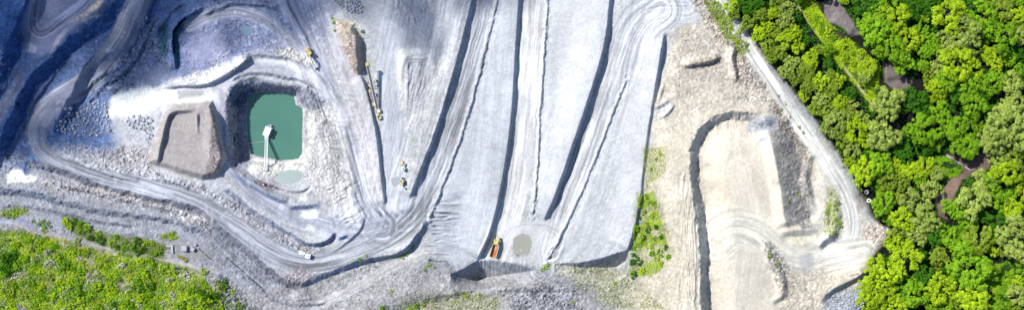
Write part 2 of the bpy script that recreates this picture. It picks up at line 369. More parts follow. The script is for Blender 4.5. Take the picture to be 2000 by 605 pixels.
# ------------------------------------------------------------------ middle: conveyor yard
region([(640,30),(660,60),(700,150),(735,270),(745,400),(720,390),(700,300),(680,200),(640,120)], (0.56,0.55,0.58), .8, 10, 5, ro=.08)
SCREE = [(655,38),(690,48),(706,75),(712,130),(700,148),(686,138),(672,100),(662,70)]
plateau(SCREE, 5, 14, 2, 2.5)
region(SCREE, (0.47,0.415,0.385), .95, 5, 4, ro=.35)
region([(690,80),(712,80),(716,140),(702,146)], (0.46,0.41,0.395), .9, 3, 2, ro=.08)
region([(655,38),(690,44),(705,62),(690,70),(664,60)], (0.56,0.51,0.44), .8, 5, 4, ro=.2)
scarp([(752,402),(744,350),(739,300),(733,255),(724,210),(712,165),(700,145)], [2,2.4,2.4,2.4,2.4,2.6,2], 5, 45, 30, .7, .8, (0.34,.37,.46), .3)
ridge([(752,402),(765,412),(795,408),(812,392)], [1,.9,.9,0], 14, 14, 1)
scarp([(798,388),(803,376),(822,328),(846,268),(872,188),(899,92),(921,0),(932,-60)], [2.5,3.2,3.4,3.4,3.6,3.4,3.2,3], 6, 55, 45, .65, .6, (0.28,.32,.43), .4, .2)
BEN = [(795,118),(840,112),(848,150),(830,210),(812,240),(790,236),(786,200),(800,160)]
region(BEN, (0.55,0.54,0.555), .7, 6, 3, ro=.12)
scarp([(793,118),(808,113),(842,116)], [.5,.9,.6], 3, 12, 20, .5, .6)
scarp([(792,230),(797,170),(797,118)], [.2,.6,.9], 3, 14, 20, .5, .6)
rills([(798,120),(840,118),(830,215),(800,235)], (-0.25,1), 6, 1.1, 5, 8)
region([(800,122),(838,119),(842,150),(826,205),(806,225),(800,200)], (0.45,0.455,0.49), .8, 4, 3)
region([(775,100),(800,92),(845,98),(842,112),(795,118),(790,220),(780,180)], (0.72,0.71,0.70), .9, 5, 3)
ridge([(785,225),(782,170),(786,105),(845,103),(850,150)], [.3,.8,.9,.8,.3], 9, 9, 1)
region([(700,-40),(990,-40),(960,30),(860,110),(740,90),(700,40)], (0.43,0.445,0.505), .5, 18, 10, ro=.07)  # second cloud's shade repeated as a darker blue tint
rills([(770,-40),(850,-40),(840,30),(800,50),(770,20)], (0.4,1), 7, 1.2, 10, 3)
road([(760,60),(755,150),(765,250),(770,340),(775,400)], 40, (0.54,0.555,0.61), .6, .05, .02)
region([(785,-60),(800,-60),(760,40),(745,60)], (0.4,.42,.5), .3, 5, 3)
# ------------------------------------------------------------------ sawtooth dumps
GBRK = [(838,430),(856,385),(880,325),(905,258),(925,190),(942,125),(958,60),(970,10),(980,-60)]
HBRK = [(1040,425),(1046,380),(1050,330),(1053,260),(1058,180),(1063,100),(1068,40),(1074,-60)]
IBRK = [(1066,512),(1092,468),(1118,415),(1145,355),(1168,300),(1190,240),(1212,185),(1225,150)]
region([(838,430)]+GBRK[1:]+[(1018,-60),(1012,30),(1002,200),(990,310),(972,400),(935,500),(900,520),(850,500)], (0.535,0.55,0.585), .9, 5, 2, ro=.04)
region([(1075,-60)]+HBRK[::-1][1:]+[(1062,430),(1110,310),(1140,220),(1170,130),(1192,0),(1195,-60)], (0.575,0.585,0.61), .9, 5, 2, ro=.04)
region([(1066,512)]+IBRK[1:]+[(1250,90),(1296,70),(1285,140),(1262,270),(1250,400),(1226,488),(1130,512)], (0.57,0.577,0.60), .9, 5, 2, ro=.05)
road([(965,500),(990,440),(1010,370),(1020,290),(1030,180),(1040,60),(1045,-60)], [70,60,44,44,46,48,50], (0.625,0.625,0.635), .9, .10, .03, 1)
road([(1075,490),(1095,420),(1125,350),(1155,270),(1180,190),(1205,110),(1225,40),(1270,10),(1340,10)], [50,44,44,40,36,36,40,60,80], (0.505,0.51,0.535), .85, .16, .03, 1, rut=.15)
road([(1290,20),(1250,50),(1225,110),(1212,180)], [90,60,40,24], (0.58,0.59,0.625), .6, .14, .05, 1, rut=.3)
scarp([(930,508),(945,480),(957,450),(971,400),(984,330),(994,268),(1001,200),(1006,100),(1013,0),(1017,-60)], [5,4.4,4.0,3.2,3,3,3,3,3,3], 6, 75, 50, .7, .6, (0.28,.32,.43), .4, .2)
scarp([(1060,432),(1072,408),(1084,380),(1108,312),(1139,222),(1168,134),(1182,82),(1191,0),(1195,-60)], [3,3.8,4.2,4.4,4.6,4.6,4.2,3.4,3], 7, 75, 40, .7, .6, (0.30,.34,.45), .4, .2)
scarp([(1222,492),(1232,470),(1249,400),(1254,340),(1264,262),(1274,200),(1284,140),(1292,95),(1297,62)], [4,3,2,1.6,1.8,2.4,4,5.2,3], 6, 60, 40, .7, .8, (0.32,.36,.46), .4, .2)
ridge([(1280,215),(1290,180),(1300,150)], [0,1.6,0], 5, 7, 1)
for L in (GBRK, HBRK, IBRK):
    scarp(L, 0.9, 2.5, 10, 14, .5, 1.8)
    scarp([(a-5, b) for a, b in L], -.45, 2.5, 5, 5, .5, 2.5)
    win, s, A, _ = linedist(L, 30, 2)
    f = np.exp(-(s/7)**2); Z[win] += f*(vn(s/3, A/6, 6)-.5)*.9*(.3+vn(A/40, A*0, 2)); paint(win, np.exp(-((s+5)/5)**2)*.5, (.62,.62,.63)); ROUGH[win] = np.maximum(ROUGH[win], .13*f)
for L_, w_, a_ in (([(950,500),(975,390),(990,280),(1000,150),(1010,-40)], 70, .06), ([(1075,440),(1120,290),(1165,150),(1185,40),(1190,-60)], 90, .05), ([(1100,510),(1170,420),(1225,260),(1280,110),(1300,40)], 80, .07), ([(760,420),(790,250),(820,100),(850,-40)], 90, .10), ([(790,400),(840,250),(890,80),(915,-40)], 60, .14), ([(1420,640),(1430,480),(1440,350),(1440,240)], 75, .08), ([(700,420),(660,240),(600,90),(560,-40)], 60, .14), ([(640,440),(520,400),(440,300)], 40, .1)):
    streaks(L_, w_, a_)
# dump noses at the bottom
def dumpface(crest, toe, slope, DL, col, amt):
    """a tipped face between a crest and a toe line, both given from left to right"""
    w = window(crest+toe, DL+4); x = U[w]+WN1[w]*2.0; y = V[w]+WN2[w]*2.0
    vc = np.interp(x, [p[0] for p in crest], [p[1] for p in crest]); vt = np.interp(x, [p[0] for p in toe], [p[1] for p in toe])
    inx = (x > crest[0][0]) & (x < crest[-1][0]); th = np.where(inx, np.maximum(vt-vc, 0), 0); H = th*SC*slope
    t = np.clip((y-vc)/np.maximum(th, .5), 0, 1)
    Z[w] += np.where(inx, -H*t*(1-ss((y-vt)/DL)), 0)
    m = inx & (y > vc-1) & (y < vt+1); paint(w, m*amt, col); ROUGH[w] = np.where(m, .16, ROUGH[w])  # face shade deepened by a darker blue-grey colour
    Z[w] += np.where(m, (vn(x/3.5, y/16, 4)-.5)*.5, 0)
dumpface([(880,533),(890,531),(908,522),(934,507),(960,509),(990,513),(1015,518),(1043,526)], [(880,534),(890,539),(902,541),(940,541),(980,537),(1010,533),(1043,527)], 1.7, 34, (0.40,.415,.47), .5)
dumpface([(1085,515),(1130,513),(1175,503),(1205,493),(1228,487)], [(1085,516),(1130,521),(1180,521),(1205,518),(1222,507),(1228,490)], 1.7, 34, (0.40,.415,.47), .5)
ridge([(936,503),(990,509),(1048,523)], [.7,.8,.4], 5, 3, 1)
scarp([(835,495),(850,502),(870,524),(888,534)], [0,2,2.4,1], 8, 14, 20, .5, 1.5)
rills([(860,130),(1000,130),(985,330),(930,500),(860,500),(850,420)], (1,0.12), 5, .2, 12, 7)
rills([(835,400),(905,380),(900,490),(845,500)], (1,0.12), 9, 2.0, 14, 6, 1.4, (.4,.42,.48), .4)
rills([(1065,20),(1130,20),(1110,200),(1060,300)], (1,0.05), 5, .18, 12, 6)
rills([(1190,260),(1250,260),(1240,470),(1120,500)], (1,-0.3), 6, .14, 14, 6)
yy = 386
while yy < 500:
    yy += random.uniform(6, 14); xx = 848-(yy-390)*.17+random.uniform(-8, 8); ln = random.uniform(22, 62); d_ = random.uniform(-.12, .10)
    ridge([(xx+ln*f, yy+ln*f*d_+random.uniform(-1.6, 1.6)) for f in (0, .2, .4, .6, .8, 1)], [-.2, -random.uniform(.6, 1.6), -random.uniform(.7, 1.7), -random.uniform(.5, 1.4), -.5, 0], random.uniform(2, 3.5), 2.0, 2.0)
region([(1085,-40),(1190,-40),(1150,150),(1115,280),(1075,395),(1085,250)], (0.62,0.62,0.64), .8, 14, 6, ro=.03)
region([(1215,250),(1275,100),(1290,150),(1262,270),(1250,390),(1200,470)], (0.60,0.605,0.63), .8, 14, 6, ro=.03)
region([(980,430),(1060,430),(1110,440),(1070,510),(985,505)], (0.62,0.62,0.635), .7, 12, 6, ro=.03)
road([(985,470),(1000,445),(1035,435),(1080,445),(1100,470)], 16, (0.56,0.565,0.59), .5, .15, .03)
ridge([(1060,510),(1085,470),(1110,430)], .5, 4, 5, 1)
# ------------------------------------------------------------------ right pit
PITC = [(1366,720),(1370,620),(1368,540),(1366,480),(1360,420),(1350,365),(1347,315),(1352,275),(1366,248),(1390,230),(1422,219),(1455,218),(1482,225),(1505,238)]
scarp(PITC, [7.5,7.5,7.5,7.5,7.5,7,7,7,6,5,4,4,3.4,1], 16, 70, 60, .45, 3.0, (0.50,.48,.465), .6, 1.4)
region([(1390,720),(1392,540),(1385,430),(1370,340),(1372,290),(1395,255),(1430,238),(1480,245),(1508,270),(1520,350),(1535,440),(1570,520),(1560,720)], (0.655,0.622,0.565), .9, 8, 4, ro=.06, cat=3)
region([(1395,330),(1450,300),(1480,360),(1440,420),(1400,440),(1390,380)], (0.64,0.585,0.51), .5, 20, 8)
road([(1450,720),(1455,560),(1470,450),(1440,330)], 50, (0.68,0.65,0.60), .5, .05, .03)
for k in range(5):
    ridge([(1345+4*k-6,605+20),(1340+4*k+2,520),(1336+5*k,430),(1332+5*k,350)], [.8,1.0,.9,.2], 3, 4, 3)
rills([(1325,340),(1350,330),(1372,480),(1372,640),(1325,640)], (-0.05,1), 7, .9, 6, 9)
rills([(1380,235),(1480,225),(1500,265),(1380,275)], (0.1,1), 6, .4, 8, 4)
region([(1320,340),(1352,330),(1368,450),(1368,640),(1320,640)], (0.60,0.57,0.52), .7, 8, 5)
# the dark soil slope right of the pit floor
scarp([(1538,446),(1530,400),(1522,350),(1514,310),(1507,275),(1498,245)], [5,7,7.5,7.5,6,2], 48, 26, 20, .6, 1.5, (0.41,.395,.39), .7, .4)
region([(1512,232),(1540,238),(1572,270),(1584,310),(1582,350),(1596,395),(1592,425),(1545,430),(1528,360),(1518,300)], (0.41,0.395,0.385), .85, 10, 8, ro=.3)
region([(1548,330),(1575,345),(1590,400),(1565,410),(1550,375)], (0.50,.48,.46), .6, 8, 8, ro=.4)
region([(1530,300),(1560,290),(1570,320),(1540,335)], (0.46,.445,.44), .5, 8, 8)
region([(1500,200),(1530,195),(1560,240),(1585,290),(1575,330),(1560,290),(1520,250)], (0.44,0.40,0.375), .7, 6, 5, ro=.6)
scarp([(1592,300),(1586,330),(1582,352),(1594,392),(1604,420)], [-3,-4,-4,-3,0], 10, 30, 14, .4, 1.5)
ridge([(1515,240),(1490,236),(1465,248)], [1.5,3,0], 20, 16, 2)
region([(1462,232),(1515,226),(1520,252),(1480,262),(1460,256)], (0.46,0.475,0.52), .8, 5, 4, ro=.15)
ridge([(1486,262),(1490,276)], [3.2,2.6], 16, 14, 1.0)
region([(1478,258),(1500,258),(1502,284),(1482,284)], (0.60,0.605,0.63), .85, 4, 2)
# berms in the upper right
ridge([(1328,132),(1350,126),(1380,120),(1410,111)], [1.5,3.0,3.4,3.2], 16, 6, 1.5)
region([(1325,132),(1350,122),(1410,108),(1412,122),(1332,138)], (0.44,0.40,0.36), .6, 4, 3, ro=.5)
scarp([(1440,164),(1436,140),(1430,118),(1432,98),(1440,88)], [2,3.4,3.4,3,1], 6, 18, 14, .5, 1.2, (0.42,.39,.37), .5)
region([(1436,95),(1470,90),(1500,140),(1520,180),(1480,180),(1440,165)], (0.44,0.405,0.38), .8, 6, 5, ro=.7)
region([(1340,-20),(1390,-20),(1430,60),(1445,95),(1410,90),(1380,50)], (0.47,0.43,0.38), .7, 8, 6, ro=.5)
region([(1380,-40),(1400,-40),(1450,60),(1470,100),(1455,110),(1425,60)], (0.30,0.32,0.17), .6, 6, 5, ro=.3)
region([(1270,190),(1330,150),(1420,130),(1460,180),(1400,200),(1300,260)], (0.56,0.53,0.485), .6, 12, 6, ro=.2)
region([(1470,160),(1560,270),(1590,300),(1560,260),(1530,240),(1500,200),(1420,200)], (0.53,0.505,0.475), .6, 8, 6, ro=.35)
ridge([(1275,215),(1290,205),(1312,190)], [0,2,1], 10, 8, 2); ridge([(1283,232),(1305,222),(1318,200)], [0,2,1], 10, 6, 2)
region([(1280,205),(1315,195),(1310,225),(1285,228)], (0.56,0.57,0.61), .7, 5, 3)
# gravel road along the wood
GR = [(1385,-60),(1412,10),(1440,62),(1478,120),(1520,180),(1560,240),(1600,298),(1632,345),(1655,390),(1666,430),(1662,468),(1640,492)]
road(GR, [22,22,24,26,26,28,30,30,28,28,40,60], (0.66,0.655,0.645), .95, .12, .03, 2)
scarp([(1662,400),(1636,350),(1590,285),(1552,232),(1512,172),(1470,112)], [0,-.8,-1.2,-1.4,-1.4,-.8], 5, 5, 22, .5, 1)
road([(1690,490),(1640,500),(1580,515),(1520,495),(1485,455),(1430,440),(1395,470)], [50,60,50,44,56,80,90], (0.68,0.66,0.62), .7, .1, .04, None, 16)
road([(1690,490),(1640,500),(1580,515),(1530,502)], [50,60,50,36], (0.66,0.645,0.615), .5, .1, .04, 2, 10)
region([(1560,500),(1585,492),(1592,518),(1570,532)], (0.50,0.49,0.475), .6, 6, 4)
region([(1575,440),(1600,330),(1640,370),(1655,400),(1650,470),(1610,490),(1570,480)], (0.62,0.605,0.57), .6, 10, 5, ro=.1)
region([(1618,370),(1632,365),(1642,420),(1640,462),(1620,465),(1612,440)], (0.30,0.33,0.16), .6, 8, 5, ro=.35)
ridge([(1625,380),(1634,410),(1632,445),(1615,466)], [.6,1.6,2.2,2.4], 14, 12, 2)
scarp([(1598,488),(1604,474),(1622,460),(1644,462)], [2,3,3,.6], 10, 16, 14, .5, 1, (0.40,.42,.49), .6)
scarp([(1520,455),(1545,450),(1580,448),(1600,452)], [1.5,3,2.4,1], 10, 18, 18, .5, 2)
region([(1562,410),(1580,412),(1585,445),(1560,445)], (0.38,0.36,0.36), .6, 5, 4, ro=.4)
ridge([(1492,470),(1505,500),(1520,530),(1530,560),(1528,585)], [.5,2.2,2.6,2.6,1], 12, 16, 3)
region([(1488,468),(1510,475),(1540,520),(1555,560),(1530,590),(1520,560),(1500,520)], (0.45,0.43,0.405), .8, 5, 5, ro=.6)
scarp([(1505,592),(1525,578),(1540,574)], [1,3,1], 8, 12, 12, .5, 2)
region([(1560,500),(1580,490),(1592,520),(1572,535)], (0.53,0.53,0.535), .7, 6, 4)
scarp([(1600,590),(1622,566),(1650,552),(1675,540),(1694,528)], [2,4,4.6,4.6,3], 9, 30, 40, .4, 1.2, (0.45,.43,.41), .5)
region([(1615,572),(1690,555),(1690,640),(1600,640)], (0.36,0.38,0.44), .8, 8, 5, ro=.4)
region([(1530,540),(1600,520),(1640,540),(1590,600),(1560,640),(1520,640)], (0.58,0.54,0.48), .6, 10, 6, ro=.25)
region([(1690,440),(1725,430),(1745,460),(1720,475),(1690,470)], (0.55,0.50,0.47), .8, 6, 6, ro=.5)
region([(1672,380),(1690,370),(1695,400),(1675,412)], (0.45,0.40,0.38), .7, 4, 4, ro=.2)
# lower centre, vegetation tints
VEG = (0.27,0.29,0.11)
region([(1255,290),(1300,290),(1295,340),(1262,370)], (0.47,0.46,0.30), .5, 14, 8)
region([(1248,380),(1275,370),(1300,430),(1310,500),(1270,540),(1225,535),(1235,480)], VEG, .55, 12, 8, ro=.3)
region([(1080,520),(1180,520),(1240,540),(1300,600),(1250,640),(1150,560)], (0.50,0.49,0.36), .5, 12, 8, ro=.3)
region([(740,640),(790,580),(900,570),(980,580),(960,640)], (0.43,0.42,0.29), .5, 14, 8, ro=.3)
region([(1000,580),(1040,560),(1120,560),(1140,640),(1000,640)], (0.36,0.37,0.41), .6, 10, 8, ro=.8)
ridge([(660,640),(760,585),(850,560),(960,555),(1100,545),(1180,555)], [2,2.5,2,2,2,0], 40, 30, 5)
scarp([(780,592),(860,575),(940,560),(1010,562),(1090,556)], [0,1.2,1.5,1.5,0], 10, 30, 30, .5, 5)
region([(1262,480),(1330,480),(1330,640),(1180,640),(1240,560)], (0.58,0.545,0.475), .5, 15, 8, ro=.15)
# scrub hill bottom left
HILL = [(-160,440),(0,452),(60,455),(110,466),(200,490),(300,498),(345,518),(400,540),(432,575),(455,605),(480,740),(-160,740)]
w_, sdh = plateau(HILL, 6, 50, 4, 4)
region(HILL, (0.29,0.33,0.085), .95, 14, 13, ro=.35, cat=4)
n_ = fbm(U0/34, V0/24, 3, 6); w_, m_, _ = polymask(HILL, 6, 5)
paint(w_, m_*ss((n_[w_]-.5)*8)*.7, (0.40,0.39,0.33)); n_ = fbm(U0/20+40, V0/20, 3, 3)
paint(w_, m_*ss((n_[w_]-.52)*9)*.8, (0.36,0.34,0.06)); n_ = fbm(U0/18+9, V0/18, 3, 7)
paint(w_, m_*ss((n_[w_]-.52)*9)*.8, (0.14,0.25,0.03))
road([(0,432),(40,436),(80,455),(140,462),(200,485),(260,492),(310,505),(360,515),(420,530)], 7, (0.46,0.44,0.44), .85, .1, .1, None, 3)
road([(-60,435),(0,432),(30,425),(60,440)], 12, (0.42,0.43,0.52), .8, .1, .1, None, 4)
region([(120,420),(150,428),(200,455),(280,465),(330,480),(320,505),(250,495),(160,465),(125,445)], (0.20,0.24,0.06), .8, 6, 5, ro=.2)
region([(0,408),(40,405),(58,412),(30,425),(0,425)], (0.28,0.31,0.10), .7, 6, 5)
region([(310,455),(345,452),(350,466),(315,468)], (0.28,0.31,0.10), .7, 4, 4)
region([(330,470),(400,475),(420,505),(340,505)], (0.37,0.37,0.36), .6, 8, 5, ro=.1)
region([(410,535),(440,540),(500,605),(520,640),(450,640),(425,575)], (0.33,0.34,0.33), .7, 8, 6, ro=.7)
# wood floor
WOOD = [(1424,-120),(1424,0),(1452,45),(1478,85),(1520,142),(1560,192),(1600,244),(1640,304),(1668,345),(1684,380),(1705,425),(1745,455),(1712,490),(1692,530),(1682,605),(1680,740),(2170,740),(2170,-120)]
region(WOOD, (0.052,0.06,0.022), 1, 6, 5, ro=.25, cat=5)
w_, m_, _ = polymask(WOOD, 14, 3); Z[w_] += -2*m_
# clearings in the wood
GRASS = [(1555,0),(1585,0),(1625,50),(1690,100),(1720,130),(1712,200),(1690,195),(1640,130),(1590,60)]
region(GRASS, (0.22,0.30,0.05), .95, 6, 5, ro=.3)
GRASS2 = [(1808,305),(1850,305),(1882,325),(1872,342),(1840,352),(1815,340)]
region(GRASS2, (0.09,0.17,0.03), .95, 6, 5, ro=.3)
GRASS3 = [(1930,520),(1975,510),(1985,560),(1950,590),(1920,570)]
region(GRASS3, (0.10,0.17,0.035), .95, 6, 5, ro=.3)
BANK1 = [(1608,8),(1634,-8),(1648,12),(1664,40),(1682,66),(1664,72),(1640,52),(1612,38)]
BANK2 = [(1724,120),(1742,125),(1762,146),(1782,160),(1778,172),(1748,180),(1728,160)]
PATH = [(1848,298),(1892,316),(1920,296),(1950,276),(1958,300),(1925,335),(1880,350),(1858,395),(1850,430),(1832,420),(1828,385),(1852,352),(1880,335),(1858,318)]
for q, c in ((BANK1,(0.34,0.31,0.315)),(BANK2,(0.32,0.285,0.28)),(PATH,(0.30,0.24,0.225))):
    region(q, c, .95, 3, 3, ro=.12, cat=6)
region([(1845,350),(1880,345),(1862,390),(1836,405)], (0.42,0.34,0.29), .7, 6, 4)
scarp([(1614,42),(1640,60),(1668,76)], [2,3,2], 10, 40, 20, .8, 1, (0.2,.17,.16), .6)
scarp([(1728,165),(1722,140),(1724,120)], [-3,-3,-2], 8, 12, 40, .3, 1)
region([(1975,480),(2010,470),(2010,605),(1985,605)], (0.32,0.28,0.2), .8, 6, 6, cat=6)
road([(1540,-30),(1556,8),(1590,58),(1630,108),(1670,158),(1712,216)], 6, (0.52,0.52,0.30), .95, .1, .1, 7, 2)
ridge([(1540,-30),(1556,8),(1590,58),(1630,108),(1670,158),(1712,216)], .9, 5, 5, .5)
# white scattered patches / dust specks
dn = fbm(U0/9, V0/9, 3, 5); cl = fbm(U0/70+3, V0/70, 3, 2)
left = ss((820-U0)/100)*ss((500-V0)/60)
paint(ALL, left*ss((dn-.66)*12)*ss((cl-.45)*6)*.35, (0.70,0.70,0.71))
# ------------------------------------------------------------------ ponds and puddles: level the ground beneath
def level(poly, depth, feather, soft):
    w, m, sdv = polymask(poly, feather, soft)
    z0 = float(np.median(Z[w][sdv > 0]))
    Z[w] = Z[w]*(1-m)+(z0-depth)*m
    ROUGH[w] = ROUGH[w]*(1-m)
    return z0
wpz = polymask(POND, 5, 1.0); WL_POND = float(np.median(Z[wpz[0]][wpz[2] > 4]))+2.0
Z[wpz[0]] = np.where(wpz[2] > 2, np.minimum(Z[wpz[0]], WL_POND-0.5), Z[wpz[0]])
PUDS = {
 'green': ([(548,338),(575,332),(590,338),(588,352),(570,360),(545,358),(530,350)], (0.30,0.35,0.33)),
 'brown': ([(1007,462),(1020,456),(1034,460),(1038,475),(1033,492),(1018,497),(1006,488),(1004,472)], (0.27,0.265,0.225)),
 'blue': ([(472,54),(484,52),(492,58),(490,66),(476,66)], (0.12,0.20,0.25)),
 'grey': ([(766,350),(778,346),(785,352),(782,361),(770,363)], (0.29,0.30,0.32)),
}
PZ = {k: level(p, .12, 3, .5) for k, (p, c) in PUDS.items()}
region([(1000,484),(1036,486),(1040,496),(1010,504),(998,498)], (0.45,.44,.43), .7, 4, 4, ro=.2)
# ------------------------------------------------------------------ roughness relief
n1 = fbm(U0/3.2, V0/3.2, 2, 2); n2 = fbm(U0/9, V0/9, 4, 1); n3 = fbm(U0/30, V0/30, 4, 7)
Z += ROUGH*((n1-.5)*1.7+np.abs(n2-.5)*2.0+(n3-.5)*2.2)
RN = .45+.75*ss(ROUGH/.25)
C *= (1+(fbm(U0/4.2, V0/4.2, 2, 3)-.5)*0.32*RN+(fbm(U0/16, V0/16, 3, 6)-.5)*0.24*RN+(fbm(U0/60, V0/60, 3, 4)-.5)*0.16)[..., None]
C *= (1+np.clip(ROUGH*1.6, 0, .8)*(vn(U0/2.6, V0/2.6, 5)-.5)*0.9)[..., None]
C[..., 2] *= 1-.025*ss((U0-500)/200)
C = 0.425*(np.clip(C, 0.002, 1)/0.60)**1.6
for it in range(1):   # grade the far apron flat
    far = ss(np.maximum(np.abs(U-1000)-1180, np.abs(V-302)-430)/300); Z *= (1-far)

def zat(u, v):
    i = min(max(np.searchsorted(uu, u)-1, 0), NU-2); j = min(max(np.searchsorted(vv, v)-1, 0), NV-2)
    a = (u-uu[i])/(uu[i+1]-uu[i]); b = (v-vv[j])/(vv[j+1]-vv[j])
    return float((Z[j, i]*(1-a)+Z[j, i+1]*a)*(1-b)+(Z[j+1, i]*(1-a)+Z[j+1, i+1]*a)*b)
def gat(u, v, dz=0.0): return at(u, v, zat(u, v)+dz)
def gtop(u, v, h):
    """foot point of something of height h whose top shows at pixel (u, v)"""
    p = at(u, v, zat(u, v)+h); g = (p.x/SC+1000, 302.5-p.y/SC)
    z = zat(*g); k = CAMH/(CAMH-z); z = zat(1000+p.x*k/SC, 302.5-p.y*k/SC)
    return Vector((p.x, p.y, z))

# ------------------------------------------------------------------ terrain meshes
def earth_material(name, grain=1.0):
    m = bpy.data.materials.new(name); m.use_nodes = True; n = m.node_tree; p = n.nodes['Principled BSDF']
    a = n.nodes.new('ShaderNodeAttribute'); a.attribute_name = 'soil'
    tc = n.nodes.new('ShaderNodeTexCoord')
    def nz(s, d):
        k = n.nodes.new('ShaderNodeTexNoise'); k.inputs['Scale'].default_value = s; k.inputs['Detail'].default_value = d
        k.inputs['Roughness'].default_value = .65
        n.links.new(tc.outputs['Object'], k.inputs['Vector']); return k
    k1 = nz(1.6, 6); k2 = nz(0.35, 4)
    mr = n.nodes.new('ShaderNodeMapRange'); mr.inputs['From Min'].default_value = .25; mr.inputs['From Max'].default_value = .75
    mr.inputs['To Min'].default_value = 1-.18*grain; mr.inputs['To Max'].default_value = 1+.18*grain
    n.links.new(k1.outputs['Fac'], mr.inputs['Value'])
    mx = n.nodes.new('ShaderNodeVectorMath'); mx.operation = 'SCALE'
    n.links.new(a.outputs['Color'], mx.inputs[0]); n.links.new(mr.outputs['Result'], mx.inputs['Scale'])
    n.links.new(mx.outputs['Vector'], p.inputs['Base Color'])
    b = n.nodes.new('ShaderNodeBump'); b.inputs['Strength'].default_value = .35*grain; b.inputs['Distance'].default_value = .25
    n.links.new(k1.outputs['Fac'], b.inputs['Height']); n.links.new(b.outputs['Normal'], p.inputs['Normal'])
    p.inputs['Roughness'].default_value = .95; p.inputs['Specular IOR Level'].default_value = .12
    return m
K = SC*(CAMH-Z)/CAMH
PX = (U-1000)*K; PY = (302.5-V)*K
P3 = np.stack([PX, PY, Z], -1).astype(np.float32)
du = np.gradient(P3, axis=1); dv = np.gradient(P3, axis=0)
NRM = np.cross(dv, du); NRM /= np.linalg.norm(NRM, axis=-1, keepdims=True)+1e-9
NRM[NRM[..., 2] < 0] *= -1
fc = CAT[:-1, :-1]
idx = np.arange(NV*NU).reshape(NV, NU)
quads = np.stack([idx[1:, :-1], idx[1:, 1:], idx[:-1, 1:], idx[:-1, :-1]], -1)
EARTH = earth_material('crushed_rock'); ROADM = earth_material('compacted_road', .6); SOIL = earth_material('soil', 1.2)
def grid_object(name, mask, m):
    q = quads[mask].reshape(-1, 4)
    used, inv = np.unique(q, return_inverse=True); inv = inv.reshape(-1)
    me = bpy.data.meshes.new(name)
    me.vertices.add(len(used)); me.vertices.foreach_set('co', P3.reshape(-1, 3)[used].ravel())
    me.loops.add(len(inv)); me.loops.foreach_set('vertex_index', inv.astype(np.int32))
    me.polygons.add(len(q)); me.polygons.foreach_set('loop_start', np.arange(0, len(inv), 4, dtype=np.int32))
    me.polygons.foreach_set('use_smooth', np.ones(len(q), bool))
    me.update(calc_edges=True)
    at_ = me.attributes.new('soil', 'FLOAT_COLOR', 'POINT')
    c4 = np.ones((len(used), 4), np.float32); c4[:, :3] = np.clip(C.reshape(-1, 3)[used], 0.01, .9)
    at_.data.foreach_set('color', c4.ravel())
    me.normals_split_custom_set_from_vertices(NRM.reshape(-1, 3)[used])
    me.materials.append(m)
    o = bpy.data.objects.new(name, me); COL.objects.link(o); o['kind'] = 'structure'
    return o
grid_object('ground', fc == 0, EARTH)
for cid, nm, m in ((1, 'haul_road', ROADM), (2, 'gravel_road', ROADM), (3, 'pit_floor', ROADM), (4, 'scrub_hillside', SOIL),
                   (5, 'woodland_floor', SOIL), (6, 'dirt_clearing', SOIL), (7, 'footpath', SOIL)):
    grid_object(nm, fc == cid, m)

# ------------------------------------------------------------------ water
def water_mat(name, col, rough=.08, spec=.4):
    m = mat(name, col, rough, 0, .16, .06, spec); return m
def water(name, poly, z, m, grow=0.0):
    P = smoothline(list(poly)+[poly[0]], 2)[:-1]
    c = sum(P)/len(P)
    bm = bmesh.new(); vs = []
    for p in P:
        d = p-c; q = c+d*(1+grow/np.hypot(*d)+(.16*mnoise.noise(Vector((p[0]/6, p[1]/6, 0))) if name == 'puddle' else 0)); vs.append(bm.verts.new(at(q[0], q[1], z)))
    f = bm.faces.new(vs)
    bmesh.ops.recalc_face_normals(bm, faces=bm.faces)
    if f.normal.z < 0: bmesh.ops.reverse_faces(bm, faces=[f])
    bmesh.ops.triangulate(bm, faces=bm.faces)
    o = mobj(name, bm, m); o['kind'] = 'structure'; return o
water('pond', POND, WL_POND, water_mat('pond_water', (0.065,0.165,0.125), .12), 4)
for k, (p, c) in PUDS.items():
    water('puddle', p, PZ[k]-.02, water_mat('puddle_water', c, .25, .3), 3)

